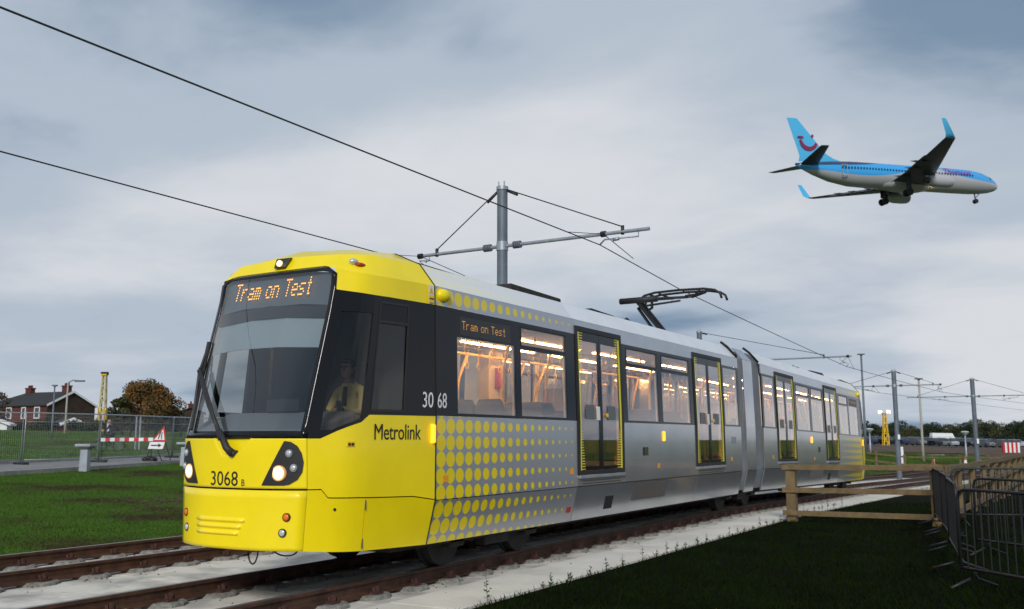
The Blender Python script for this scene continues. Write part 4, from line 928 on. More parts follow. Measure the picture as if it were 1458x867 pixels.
ole_pole(P3.x, P3.y, zz, 6.55, .135, at(1274, 549, 57).z, 2.6, 3.5, 'grey line pole standing between the tracks where they bend away behind the tram', wires=((P3.x, -1.0, 4.55), (P3.x, 2.6, 4.6)))
P4 = at(1393, 672, 70); 
ole_pole(P4.x, P4.y, P4.z-.3, at(1386, 540, 70).z-P4.z+.3, .155, at(1388, 564, 70).z, 4.2, 4.6, 'grey line pole standing beyond the crowd barriers with the widest arms', wires=((P4.x, -3.4, 4.55), (P4.x, .4, 4.6)))
m_ = MB(); m_.obox(Vector((P3.x, P3.y, zz+2.6))-DH*.24, RT*.07, DH*.01, Vector((0, 0, .14))); o = m_.build('number_plate', 'signwhite', None); tag(o, 'small white plate fixed on the line pole between the tracks', 'plate')
q = P4-DH*.26; m_ = MB(); m_.obox(Vector((q.x, q.y, at(1393, 628, 70).z)), RT*.08, DH*.01, Vector((0, 0, .18))); tag(m_.build('number_plate', 'signwhite'), 'small white plate fixed on the line pole beyond the crowd barriers', 'plate')
# farther line and lamp columns
def column(px, ytop, D, label, mat, r, head='cap', base=None, name='lamp_column', arm=None):
    t = at(px, ytop, D); zb = hland(t.x, t.y)-.1 if base is None else base; h = t.z-zb
    o = tag(empty(name, (t.x, t.y, zb)), label, 'lamp post' if 'lamp' in name else 'pole')
    m_ = MB(); m_.tube([(0, 0, 0), (0, 0, h*.25), (0, 0, h)], r*1.25, 8, r*.75); m_.build('shaft', mat, o, True)
    m_ = MB()
    if arm:
        e = RT*arm; m_.tube([(0, 0, h), e*.4+Vector((0, 0, h+.25)), e+Vector((0, 0, h+.2))], r*.5, 6); m_.obox(e+Vector((0, 0, h+.17)), RT*.45, DH*.15, Vector((0, 0, .08)))
    elif head == 'cap': m_.tube([(0, 0, h), (0, 0, h+.12)], r*1.2, 8); m_.obox(Vector((0, 0, h+.12)), RT*r*2.6, DH*r*2, Vector((0, 0, .05)))
    else: m_.tube([(0, 0, h-.05), (0, 0, h+.25)], .12, 8, .42); m_.ell((0, 0, h+.28), .42, .42, .12, 10, 6)
    m_.build('head', 'polesteel' if head == 'cap' else 'lens', o)
    return o
column(1226, 506, 95, 'tall thin grey column standing just past the tail of the tram', 'polesteel', .12)
column(1308, 541, 90, 'pale concrete column beside the far white kerb', 'beige', .12, name='concrete_pole')
column(1238, 615, 100, 'short column with a pale round lamp in front of the dark trees, close to the tram tail', 'steel', .10, 'lamp')
column(1374, 619, 100, 'short column with a pale round lamp above the parked cars, near the wide-armed line pole', 'steel', .10, 'lamp')
column(78, 551, 75, 'dark straight lamp column with a short head in front of the brick house', 'polesteel', .07)
column(97, 545, 90, 'pale leaning lamp column with a curved arm in front of the gable', 'beige', .09, arm=1.1)

# ------------------------------------------------------------------ timber post and rail fence beside the near track
def fence(pts, label, mats, hs, h=1.22, post=.09, rail_h=.055, over=.0, group=None, firstpost=None):
    o = tag(empty('timber_fence', pts[0]), label, 'fence', group); base = Vector(pts[0])
    for k, p_ in enumerate(pts):
        p_ = Vector(p_)-base; w_ = firstpost if (k == 0 and firstpost) else post
        m_ = MB(); m_.hexa([p_+Vector(q) for q in ((-w_, -w_, -.4), (w_, -w_, -.4), (w_, w_, -.4), (-w_, w_, -.4))], [p_+Vector(q)+Vector((0, 0, h)) for q in ((-w_, -w_, 0), (w_, -w_, 0), (w_, w_, 0), (-w_, w_, 0))]); m_.build('post', mats, o, bevel=.01)
    for a, b in zip(pts, pts[1:]):
        a, b = Vector(a)-base, Vector(b)-base; d = (b-a).normalized(); n = Vector((-d.y, d.x, 0)); n = n if n.dot(CAM-base-a) > 0 else -n
        for z in hs:
            j = random.uniform(-.012, .012); m_ = MB(); m_.obox((a+b)/2+n*(post+.022)+Vector((0, 0, z+j)), (b-a)/2+d*over, n*.02, Vector((0, 0, rail_h))); m_.build('rail', mats, o, bevel=.006)
    return o
fz = lambda x, y: Vector((x, y, hland(x, y)))
p0 = Vector((20.68, -2.38, .0))
fence([p0, Vector((20.55, -5.25, .03))], 'pale new timber fence end with three rails beside the near track', 'wood', (1.16, .68, .20), 1.21, .10, .055, .17)
fence([Vector((20.55+k*2.5, -5.35-.06*k, .03)) for k in range(12)], 'long timber fence running parallel to the track beyond the crowd barriers', 'wood', (1.12, .66, .22), 1.14, .075, .065, .02)
q0 = at(1226, 660, 76); pts = []
for k in range(13):
    q = q0+RT*(k*2.3-1)+DH*(.12*k); q.z = hland(q.x, q.y)-.05; pts.append(q)
fence(pts, 'weathered brown timber fence along the grass strip in front of the car park', 'woodold', (1.05, .45), 1.25, .09, .06)

# crowd barriers
def barrier(a, b, z, label):
    a, b = Vector((a[0], a[1], z)), Vector((b[0], b[1], z)); Lb = (b-a).length; d = (b-a)/Lb
    o = tag(empty('crowd_barrier', a), label, 'barrier', 'steel crowd barriers beside the fence'); H = 1.08; q = lambda t, h: d*t+Vector((0, 0, h)); n = Vector((-d.y, d.x, 0))
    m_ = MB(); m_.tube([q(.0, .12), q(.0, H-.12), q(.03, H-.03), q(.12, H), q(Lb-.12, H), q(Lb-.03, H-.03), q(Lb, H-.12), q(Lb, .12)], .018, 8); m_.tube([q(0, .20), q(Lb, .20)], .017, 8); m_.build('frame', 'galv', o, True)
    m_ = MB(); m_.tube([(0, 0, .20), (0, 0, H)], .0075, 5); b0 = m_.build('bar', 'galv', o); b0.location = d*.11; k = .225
    while k < Lb-.05: dup(b0, o, d*k); k += .115
    for t in (.18, Lb-.18):
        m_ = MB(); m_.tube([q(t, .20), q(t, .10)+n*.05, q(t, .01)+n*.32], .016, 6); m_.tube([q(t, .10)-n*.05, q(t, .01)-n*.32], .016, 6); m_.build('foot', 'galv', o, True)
barrier((20.42, -5.22), (18.30, -5.60), .10, 'steel crowd barrier touching the corner of the timber fence')
barrier((18.10, -5.62), (15.95, -5.97), .10, 'steel crowd barrier, second in the row leading away from the fence corner')
barrier((15.60, -5.98), (13.3, -6.33), .10, 'steel crowd barrier, third in the row leading away from the fence corner')
barrier((12.10, -6.46), (10.55, -8.15), .10, 'steel crowd barrier set across the end of the row, facing the dark grass')
barrier((15.5, -6.35), (14.0, -8.1), .10, 'steel crowd barrier standing inside the corner formed by the row')
barrier((20.45, -5.55), (21.3, -7.6), .10, 'steel crowd barrier standing along the timber fence corner, bars seen edge-on')

# ------------------------------------------------------------------ left: road, bollards, mesh fence, works sign, cyclist
ra, rb_ = Vector((17.9, 22.1, 0)), Vector((27.9, 25.7, 0)); rd = (rb_-ra).normalized(); rn = Vector((-rd.y, rd.x, 0))
def road_pt(t, v): q = ra+rd*t+rn*v; return Vector((q.x, q.y, hland(q.x, q.y)))
m_ = MB(); m_.grid(lambda t, v: road_pt(t, v)+Vector((0, 0, .05)), list(np.arange(-60, 90, 3.0)), [0, 1.6, 3.2, 4.6]); tag(m_.build('road', 'road'), kind='structure')
kb = tag(empty('kerb'), kind='structure')
for v0 in (-.16, 4.6):
    t = -36.0
    while t < 44:
        m_ = MB(); a, b = road_pt(t+.008, v0), road_pt(t+.912, v0); o_ = rn*.15; z = Vector((0, 0, .15))
        m_.hexa([a-Vector((0, 0, .1)), b-Vector((0, 0, .1)), b+o_-Vector((0, 0, .1)), a+o_-Vector((0, 0, .1))], [a+z, b+z, b+o_+z, a+o_+z]); m_.build('kerb_stone', 'kerb', kb)
        t += .92
m_ = MB(); m_.grid(lambda t, v: road_pt(t, v)+Vector((0, 0, .054)), list(np.arange(-40, 50, 3.0)), [1.0, 1.12]); tag(m_.build('road_marking', 'kerb'), kind='structure')
def bollard(px, py, D, h, label):
    q = at(px, py, D); q.z = hland(q.x, q.y)+.0; o = tag(empty('concrete_bollard', q, TH), label, 'bollard', 'grey bollards by the road')
    m_ = MB(); m_.hexa([(-.15, -.15, -.1), (.15, -.15, -.1), (.15, .15, -.1), (-.15, .15, -.1)], [(-.13, -.13, h*.80), (.13, -.13, h*.80), (.13, .13, h*.80), (-.13, .13, h*.80)]); m_.build('shaft', 'steel', o, bevel=.01)
    m_ = MB(); m_.hexa([(-.14, -.14, h*.80), (.14, -.14, h*.80), (.14, .14, h*.80), (-.14, .14, h*.80)], [(-.27, -.27, h*.90), (.27, -.27, h*.90), (.27, .27, h*.90), (-.27, .27, h*.90)]); m_.box(-.28, .28, -.28, .28, h*.905, h); m_.build('cap', 'steel', o, bevel=.012)
bollard(120, 671, 34, .98, 'grey square bollard with a flared cap by the road edge, out in the open')
bollard(263, 655, 39, .98, 'grey square bollard with a flared cap half hidden by the tram nose')
# mesh fence panels
fpx = [(-190, 34.0), (-76, 35.3), (32, 37.2), (141, 40.2), (245, 47.5), (345, 55.0)]
FP = []
for px_, D in fpx:
    q = at(px_, 640, D); q.z = hland(q.x, q.y)+.06; FP.append(q)
for k, (a, b) in enumerate(zip(FP, FP[1:])):
    d = (b-a); ln = d.length; d /= ln; H = 2.0
    lab = ['far end of the mesh fence opposite the brick house', 'by the left bay of the brick house', 'in front of the house gable, behind the open bollard', 'behind the works sign and striped board', 'running behind the tram nose'][k]
    o = tag(empty('mesh_fence_panel', a), 'galvanised mesh fence panel '+lab, 'fence', 'temporary mesh fence panels along the road'); P = lambda t, h: d*t+Vector((0, 0, h))
    m_ = MB(); m_.tube([P(.05, .06), P(.05, H), P(ln-.05, H), P(ln-.05, .06)], .028, 6); m_.tube([P(.05, .16), P(ln-.05, .16)], .022, 6); m_.tube([P(.05, H-.35), P(ln-.05, H-.35)], .010, 5); m_.build('frame', 'steel', o, True)
    m_ = MB(); t = .12
    while t < ln-.1: m_.tube([P(t, .16), P(t, H)], .0023, 3); t += .075
    for h in np.arange(.35, 1.9, .3): m_.tube([P(.05, h), P(ln-.05, h)], .0035, 3)
    tag(m_.build('mesh_wires', 'steel', o), kind='stuff')
    m_ = MB(); n = Vector((-d.y, d.x, 0)); m_.obox(P(-.02, .0), d*.12, n*.34, Vector((0, 0, .075))); m_.build('foot_block', 'rubber', o, bevel=.015)
# roadworks sign and board
SD = 42; sc = SD/1350.0
def sg(px, py, D=SD): return at(px, py, D)
q = sg(226, 657); q.z = hland(q.x, q.y)+.05
sgn = tag(empty('works_sign', q), 'red triangle roadworks sign over a white arrow plate on a black frame', 'sign'); Lg = lambda v: v-q
m_ = MB(); m_.prism([Lg(sg(*p_)) for p_ in ((215.5, 628.5), (236.5, 628.5), (234, 606.5))], DH*.02); m_.build('triangle_plate', 'signred', sgn)
m_ = MB(); m_.prism([Lg(sg(*p_))-DH*.006 for p_ in ((219.3, 626.3), (234.3, 626.3), (232.6, 611.3))], DH*.004); m_.build('triangle_face', 'signwhite', sgn)
m_ = MB()
for pts in (((224.5, 625.2), (225.9, 625.2), (228.2, 620), (230.0, 614.5), (228.7, 614.5), (226.6, 619.6)), ((229.2, 625.2), (230.6, 625.2), (231.0, 620), (231.7, 614.5), (230.6, 614.5), (229.7, 620))): m_.prism([Lg(sg(*p_))-DH*.012 for p_ in pts], DH*.003)
m_.build('narrowing_symbol', 'blackmat', sgn)
m_ = MB(); m_.prism([Lg(sg(*p_)) for p_ in ((210.5, 639), (231.5, 639.3), (234.8, 629.3), (213.5, 629.3))], DH*.02); m_.build('arrow_plate', 'signwhite', sgn)
m_ = MB(); m_.prism([Lg(sg(*p_))-DH*.008 for p_ in ((215, 634.9), (225.5, 634.9), (225.5, 637), (230, 634), (225.5, 631.2), (225.5, 633.2), (215, 633.2))], DH*.003); m_.build('arrow', 'blackmat', sgn)
m_ = MB()
for a, b in (((213, 641), (206, 656)), ((224, 640), (230, 657)), ((235, 629), (243, 657)), ((206, 656), (218, 655))): m_.tube([Lg(sg(*a))+DH*.03, Lg(sg(*b))+DH*.03], .022, 6)
m_.tube([Lg(sg(230, 656.5)), Lg(sg(243, 656.5))], .03, 6); m_.build('frame', 'blackmat', sgn)
a, b = sg(143, 626), sg(218, 625.5); base = Vector((a.x, a.y, hland(a.x, a.y)))
brd = tag(empty('barrier_board', base), 'red and white striped barrier board beside the works sign', 'barrier'); n = 11
for k in range(n):
    p1, p2 = a+(b-a)*k/n-base, a+(b-a)*(k+1)/n-base; m_ = MB(); m_.hexa([p1-Vector((0, 0, .075)), p2-Vector((0, 0, .075)), p2-Vector((0, 0, .075))+DH*.03, p1-Vector((0, 0, .075))+DH*.03], [p1+Vector((0, 0, .075)), p2+Vector((0, 0, .075)), p2+Vector((0, 0, .075))+DH*.03, p1+Vector((0, 0, .075))+DH*.03]); m_.build('stripe', 'signwhite' if k % 2 == 0 else 'signred', brd)
m_ = MB()
for t in (.03, .97): p1 = a+(b-a)*t-base+DH*.05; m_.tube([p1+Vector((0, 0, .05)), Vector((p1.x, p1.y, .0))], .02, 6); m_.obox(Vector((p1.x, p1.y, .04)), RT*.2, DH*.25, Vector((0, 0, .04)))
m_.build('leg', 'blackmat', brd)
sb = MB(); qb = sg(211, 655)
for k in range(3): sb.ell(qb+RT*(.16*k-.1)+Vector((0, 0, .04+.05*(k % 2))), .2, .15, .11, 10, 7)
tag(sb.build('sandbag', 'blackmat', smooth=True), 'dark sandbags lying at the foot of the works sign', 'sandbag')
# bicycle and rider, riding to the left
CB = at(156, 642, 56); CB.z = hland(CB.x, CB.y)+.02
ang = math.atan2(-RT.y, -RT.x)
bike = tag(empty('bicycle', CB, ang), 'green bicycle ridden along behind the mesh fence', 'bicycle')
for x in (-.54, .54):
    m_ = MB(); m_.tube([(x+.34*math.cos(t), 0, .34+.34*math.sin(t)) for t in np.linspace(0, 2*PI, 25)], .032, 6); wh = m_.build('wheel', 'tyre', bike, True)
    m_ = MB()
    for t in np.linspace(0, PI, 7)[:-1]: m_.tube([(x+.33*math.cos(t), 0, .34+.33*math.sin(t)), (x-.33*math.cos(t), 0, .34-.33*math.sin(t))], .004, 4)
    tag(m_.build('spokes', 'steel', wh), kind='stuff')
m_ = MB()
for a, b in (((-.54, 0, .34), (-.05, 0, .30)), ((-.05, 0, .30), (-.20, 0, .88)), ((-.05, 0, .30), (.36, 0, .80)), ((-.18, 0, .80), (.34, 0, .86)), ((-.54, 0, .34), (-.17, 0, .75)), ((.33, 0, .92), (.54, 0, .34))): m_.tube([a, b], .028, 6)
m_.build('frame', 'bikegreen', bike, True)
m_ = MB(); m_.box(-.34, -.10, -.07, .07, .88, .94); m_.build('saddle', 'blackmat', bike, bevel=.02)
m_ = MB(); m_.tube([(.33, 0, .90), (.36, 0, 1.02)], .016, 6); m_.tube([(.28, -.28, 1.04), (.38, -.2, 1.04), (.38, .2, 1.04), (.28, .28, 1.04)], .014, 6); m_.build('handlebar', 'blackmat', bike, True)
J = {'pelvis': (-.20, 0, 1.0), 'waist': (-.14, 0, 1.16), 'chest': (-.04, 0, 1.38), 'neckb': (.03, 0, 1.53), 'neck': (.07, 0, 1.60), 'skull': (.10, 0, 1.66)}
for s, n, kn, an in ((-1, 'n', (.18, .80), (.0, .40)), (1, 'f', (.20, .95), (.06, .55))):
    J.update({'sh'+n: (.02, s*.19, 1.49), 'el'+n: (.16, s*.26, 1.24), 'wr'+n: (.28, s*.25, 1.08), 'hip'+n: (-.16, s*.10, .97), 'kn'+n: (kn[0], s*.12, kn[1]), 'an'+n: (an[0], s*.11, an[1]), 'to'+n: (an[0]+.19, s*.11, an[1]-.08)})
BM = {b: 1 for b in BN}; BM[('neck', 'skull')] = 0; BM[('neckb', 'neck')] = 0
for n in 'nf':
    for b in (('pelvis', 'hip'+n), ('hip'+n, 'kn'+n), ('kn'+n, 'an'+n), ('an'+n, 'to'+n)): BM[b] = 1
cyc = human('person', J, BN, RD_, ['skin', 'cloth'], BM, head=((.12, 0, 1.74), (1, 0, 0), .118), hands=[((.28, -.25, 1.08), (1, 0, -.3), (0, 1, 0)), ((.28, .25, 1.08), (1, 0, -.3), (0, -1, 0))])
cyc.location = CB; cyc.rotation_euler.z = ang
for ch in cyc.children:
    if ch.name.startswith('hair'): ch.data.materials[0] = M['skin']
tag(cyc, 'balding person in dark navy clothes riding the bicycle behind the mesh fence', 'person')
# white posts and a wire fence across the field
for px_ in (195, 200.5):
    t = at(px_, 592, 62); zb = hland(t.x, t.y); m_ = MB(); m_.tube([(t.x, t.y, zb-.2), (t.x, t.y, t.z)], .055, 8); m_.obox(Vector((t.x, t.y, t.z)), RT*.075, DH*.075, Vector((0, 0, .04))); tag(m_.build('white_post', 'steel'), 'pale upright post standing in pair in the field below the autumn tree', 'post', 'pair of pale posts in the field')
pts = []
for k in range(12):
    q = at(150+k*12, 612, 88+k*.6); q.z = hland(q.x, q.y)-.05; pts.append(q)
fence(pts, 'grey post and rail fence at the far edge of the field below the autumn tree', 'galv', (1.25, .75, .3), 1.5, .07, .03)

# ------------------------------------------------------------------ houses
def house(name, corner, ang, W_, L_, he, hr, label, wall, gable, roof, hip=True, windows=(), chim=(), barge=True):
    o = tag(empty(name, corner), label, 'house'); ex = RT*math.cos(ang)+DH*math.sin(ang); ey = -RT*math.sin(ang)+DH*math.cos(ang); P = lambda a, b, z: ex*a+ey*b+Vector((0, 0, z))
    m_ = MB(); m_.hexa([P(0, 0, -1), P(W_, 0, -1), P(W_, L_, -1), P(0, L_, -1)], [P(0, 0, he), P(W_, 0, he), P(W_, L_, he), P(0, L_, he)]); m_.build('wall', wall, o)
    m_ = MB(); m_.hexa([P(-.02, -.03, -1), P(W_+.02, -.03, -1), P(W_+.02, .2, -1), P(-.02, .2, -1)], [P(-.02, -.03, he), P(W_+.02, -.03, he), P(W_+.02, .2, he), P(-.02, .2, he)]); m_.hexa([P(0, -.03, he), P(W_, -.03, he), P(W_/2, -.03, hr-.15)], [P(0, .2, he), P(W_, .2, he), P(W_/2, .2, hr-.15)]); m_.build('gable_wall', gable, o)
    e = .35; k = W_*.5 if hip else 0
    m_ = MB(); A, B_, C, D_ = P(-e, -e, he-.1), P(W_+e, -e, he-.1), P(W_+e, L_+e, he-.1), P(-e, L_+e, he-.1); r0, r1 = P(W_/2, -e, hr), P(W_/2, L_+e-k, hr); u = Vector((0, 0, .22))
    m_.hexa([A, r0, r1, D_], [A+u, r0+u, r1+u, D_+u]); m_.hexa([r0, B_, C, r1], [r0+u, B_+u, C+u, r1+u])
    if hip: m_.hexa([D_, r1, C], [D_+u, r1+u, C+u])
    rf = m_.build('roof', roof, o)
    if barge:
        m_ = MB()
        for p1, p2 in ((P(-e, -e-.04, he-.18), P(W_/2, -e-.04, hr-.05)), (P(W_+e, -e-.04, he-.18), P(W_/2, -e-.04, hr-.05))): m_.hexa([p1, p2, p2+ey*.05, p1+ey*.05], [p1+Vector((0, 0, .38)), p2+Vector((0, 0, .38)), p2+ey*.05+Vector((0, 0, .38)), p1+ey*.05+Vector((0, 0, .38))])
        m_.build('bargeboard', 'white', o)
    for b, zc_, ww, hh in windows:
        m_ = MB(); c = P(-.05, b, zc_)
        for z_ in (-hh/2, 0, hh/2): m_.obox(c+Vector((0, 0, z_)), ey*(ww/2+.08), ex*.06, Vector((0, 0, .08)))
        for y_ in (-ww/2, ww/2): m_.obox(c+ey*y_, ey*.08, ex*.06, Vector((0, 0, hh/2-.08)))
        wn = m_.build('window', 'white', o); m_ = MB(); m_.obox(c+ex*.03, ey*ww/2, ex*.02, Vector((0, 0, hh/2))); m_.build('pane', 'pane', wn)
    for a, b, z0, z1 in chim:
        m_ = MB(); c = P(a, b, (z0+z1)/2); m_.obox(c, ex*.45, ey*.75, Vector((0, 0, (z1-z0)/2))); m_.obox(P(a, b, z1-.12), ex*.55, ey*.85, Vector((0, 0, .10))); ch = m_.build('chimney', 'brick', rf)
        for k_ in (-.45, 0, .45): m_ = MB(); m_.tube([P(a, b+k_, z1), P(a, b+k_, z1+.45)], .14, 8); m_.build('chimney_pot', 'brick', ch)
    return o
HD = 165; c = at(66, 600, HD); c.z = 2.3
ze = at(66, 577, HD).z-2.3; zr = at(100, 557, HD).z-2.3
house('brick_house', c, R_(63), 9.8, 17, ze, zr, 'red brick house with dark slate hipped roof, two chimneys and white bargeboards', 'brick', 'brown', 'slate', True, [(2.6, ze-1.25, 1.3, 1.9), (6.2, ze-1.25, 1.0, 1.9), (10.2, ze-1.25, 1.3, 1.9)], [(4.9, 1.6, zr-1.2, zr+1.3), (4.9, 11.6, zr-1.6, zr+1.1)])
c = at(82, 600, 110); c.z = 2.0
house('low_outbuilding', c, R_(42), 3.3, 4, at(92, 607, 110).z-2, at(91, 598, 110).z-2, 'low red brick outbuilding with a white-edged gable in front of the brick house', 'brick', 'brick', 'slate', False)
c = at(224, 600, 150); c.z = 2.2
house('grey_roofed_house', c, R_(40), 4.2, 6, at(226, 592, 150).z-2.2, at(238, 577, 150).z-2.2, 'house with a steep grey tiled roof beside the autumn tree', 'brown', 'slate2', 'slate2', True, (), (), barge=False)
c = at(252, 600, 170); c.z = 2.2
house('grey_roofed_house', c, R_(18), 4.5, 8, at(254, 588, 170).z-2.2, at(262, 581, 170).z-2.2, 'dark small house partly hidden behind the tram nose', 'brown', 'brown', 'slate', True, (), [(2.2, 2, 3, at(262, 574, 170).z-2.2)], barge=False)
c = at(-24, 612, 100); c.z = 2.1
house('low_outbuilding', c, R_(20), 2.2, 4, at(0, 606, 100).z-2, at(0, 600, 100).z-2, 'small pale roofed shed at the left end of the mesh fence', 'white', 'white', 'white', False, barge=False)

# approach-light masts
def mast(px, yt, yb, D, label, wpx, lit):
    t = at(px, yt, D); b = at(px, yb, D); zb = hland(b.x, b.y)-.2; h = t.z-zb; o = tag(empty('light_mast', (b.x, b.y, zb)), label, 'mast', 'yellow lattice masts'); wd = wpx*D/1350/2
    def stage(nm, z0, z1, w0, w1, mt):
        m_ = MB(); P = lambda i, z: (RT*(-1 if i in (0, 3) else 1)+DH*(-1 if i < 2 else 1))*lerp(w0, w1, (z-z0)/(z1-z0))+Vector((0, 0, z))
        for i in range(4): m_.tube([P(i, z0), P(i, z1)], .09, 4)
        n = max(2, int((z1-z0)/1.2))
        for k in range(n):
            za, zb_ = lerp(z0, z1, k/n), lerp(z0, z1, (k+1)/n)
            for i in range(4): m_.tube([P(i, za), P((i+1) % 4, zb_)], .055, 4); m_.tube([P(i, zb_), P((i+1) % 4, zb_)], .055, 4)
        m_.build(nm, mt, o)
    stage('lower_lattice', 0, h*.42, wd*1.2, wd*1.0, 'masty'); stage('upper_lattice', h*.42, h*.95, wd*.9, wd*.55, 'masto' if not lit else 'masty')
    m_ = MB(); m_.obox(Vector((0, 0, h*.96)), RT*wd*(1.0 if not lit else 2.2), DH*wd, Vector((0, 0, .08))); m_.build('platform', 'masty', o)
    for s in (-1, 0, 1) if not lit else (-1, 1):
        m_ = MB(); m_.tube([RT*wd*s*(.8 if not lit else 2.0)+Vector((0, 0, h*.96)), RT*wd*s*(.8 if not lit else 2.0)+Vector((0, 0, h*.96+.35))], .22, 8); m_.build('lamp', 'flash' if lit else 'blackmat', o)
mast(145, 530, 600, 120, 'tall pale yellow lattice mast standing between the brick house and the autumn tree', 8, False)
mast(1262, 586, 640, 140, 'yellow lattice mast with two lit white lamps beyond the car park', 6, True)

# ------------------------------------------------------------------ trees
def leaf_cloud(centres, n, size, rng_):
    """n leaf-sized quads scattered in the given clumps (centre, rx, ry, rz)"""
    C_ = np.array([c[:3] for c in centres]); S = np.array([c[3:] for c in centres]); wts = S.prod(1)**.7; wts /= wts.sum()
    k = rng_.choice(len(C_), n, p=wts); d = rng_.normal(size=(n, 3)); d /= np.linalg.norm(d, axis=1)[:, None]
    r = rng_.uniform(.25, 1, n)**.45; pos = C_[k]+d*S[k]*r[:, None]
    a = rng_.normal(size=(n, 3)); a /= np.linalg.norm(a, axis=1)[:, None]; b = np.cross(a, rng_.normal(size=(n, 3))); b /= np.linalg.norm(b, axis=1)[:, None]
    s = size*rng_.uniform(.6, 1.3, n)[:, None]
    V = np.stack([pos-a*s, pos-b*s*.55, pos+a*s, pos+b*s*.55], 1).reshape(-1, 3)
    me = bpy.data.meshes.new('crown'); me.from_pydata(V.tolist(), [], np.arange(4*n).reshape(-1, 4).tolist()); return me
def tree(loc, h, wd, label, mat, n=2500, size=.3, group=None, trunk=.28, clumps=14, low=.25, seed=1, conical=False, cat='tree', name='tree'):
    rg = np.random.default_rng(seed); o = tag(empty(name, loc), label, cat, group)
    cs = []
    for k in range(clumps):
        t = rg.uniform(0, 1); zc_ = lerp(low, .93, t)*h
        rad = wd/2*(math.sin(PI*min(1, .18+.80*t))**.8 if not conical else (1.05-t)); a = rg.uniform(0, 2*PI); q = rad*rg.uniform(.25, .80)
        r0 = wd*rg.uniform(.13, .22)*(1 if not conical else (1.2-t)); cs.append((q*math.cos(a), q*math.sin(a), zc_, r0, r0, r0*.75))
    m_ = MB(); m_.tube([(0, 0, -.3), (0, 0, h*low), (wd*.02, 0, h*.6), (0, wd*.02, h*.85)], h*.028, 7, h*.006); tr = m_.build('trunk', 'bark', o, True)
    m_ = MB()
    for c_ in cs[:9]: z0 = max(h*.15, c_[2]*.6); m_.tube([(0, 0, z0), (c_[0]*.5, c_[1]*.5, (z0+c_[2])/2+.1), c_[:3]], h*.010, 5, h*.002)
    m_.build('limb', 'bark', tr)
    me = leaf_cloud(cs, n, size, rg); me.materials.append(M[mat]); c = bpy.data.objects.new('crown', me); COL.objects.link(c); c.parent = o
    return o
t = at(207, 600, 145); t.z = 2.2
tree(t, at(207, 546, 145).z-2.0, 11.4, 'large round autumn tree with rusty brown leaves behind the field', 'autumn', 15000, .20, seed=5, clumps=34, low=.26)
t = at(172, 600, 140); t.z = 2.2
tree(t, at(172, 566, 140).z-2.0, 5.5, 'darker bushy tree leaning on the left flank of the autumn tree', 'leafg', 5000, .18, seed=8, clumps=14, low=.12)
t = at(-6, 600, 150); t.z = 2.2
tree(t, at(0, 557, 150).z-2.0, 4.5, 'thin bare-topped tree at the end of the brick house', 'bark', 1100, .16, seed=9, clumps=12, low=.35)
for k, (px_, yt, D, wd_) in enumerate(((52, 604, 108, 4), (70, 603, 106, 3.2), (112, 602, 109, 3.4), (130, 603, 112, 4), (262, 598, 120, 5), (20, 605, 108, 4), (186, 604, 118, 5), (222, 602, 118, 4), (244, 603, 116, 4))):
    t = at(px_, 613, D); t.z = hland(t.x, t.y)-.1
    lab = ['below the left bays of the brick house', 'just left of the low outbuilding', 'just right of the low outbuilding', 'below the end of the gable', 'beside the tram nose', 'at the left end of the house', 'below the left of the autumn tree', 'below the middle of the autumn tree', 'below the grey roofed house'][k]
    tree(t, at(px_, yt, D).z-t.z+.3, wd_, 'low dark hedge bush '+lab, 'leafd' if k % 3 else 'leafg', 1300, .14, 'hedge bushes along the field edge', clumps=9, low=.1, seed=20+k, cat='bush', name='hedge_bush')
# wood on the right, tree by tree
prof = [(1232, 607, 9, 'r'), (1240, 604, 8, 'd'), (1250, 606, 9, 'd'), (1262, 607, 10, 'd'), (1273, 602, 9, 'd'), (1284, 601, 10, 'd'), (1295, 608, 10, 'g'), (1307, 606, 12, 'g'), (1320, 607, 10, 'd'), (1331, 605, 9, 'd'), (1340, 604, 9, 'r'), (1352, 609, 11, 'g'), (1364, 607, 11, 'g'), (1376, 604, 11, 'd'), (1388, 601, 12, 'g'), (1400, 604, 10, 'g'), (1411, 602, 10, 'd'), (1419, 600, 8, 'r'), (1430, 606, 11, 'g'), (1442, 604, 10, 'd'), (1452, 602, 11, 'd'), (1466, 601, 12, 'd'), (1481, 602, 12, 'g'), (1236, 593, 6, 'r'), (1226, 596, 7, 'r')]
KN = {'r': ('leafr', 'dark pointed conifer'), 'd': ('leafd', 'dark green rounded tree'), 'g': ('leafg', 'olive autumn-tinged tree')}
for k, (px_, yt, wd_, kd) in enumerate(prof):
    D = 330+(k*37 % 40); t = at(px_, 620, D); t.z = 0.0; h = at(px_, yt, D).z
    tree(t, h*1.0, wd_*.80 if kd == 'r' else wd_*1.25, KN[kd][1]+' in the wood beyond the car park', KN[kd][0], 2600, .30, 'wood beyond the car park: '+KN[kd][1]+'s', clumps=13, low=.10, seed=60+k, conical=(kd == 'r'))
g = np.random.default_rng(3); cs = []
for k in range(150): q = at(1200+k*2.1, 618, 378+(k % 5)*6); cs.append((q.x, q.y, g.uniform(.8, 3.2), 2.8, 2.8, 2.2))
me = leaf_cloud(cs, 20000, .45, g); me.materials.append(M['leafd']); o = bpy.data.objects.new('undergrowth', me); COL.objects.link(o); tag(o, 'dark undergrowth filling the foot of the wood beyond the car park', 'undergrowth', kind='stuff')

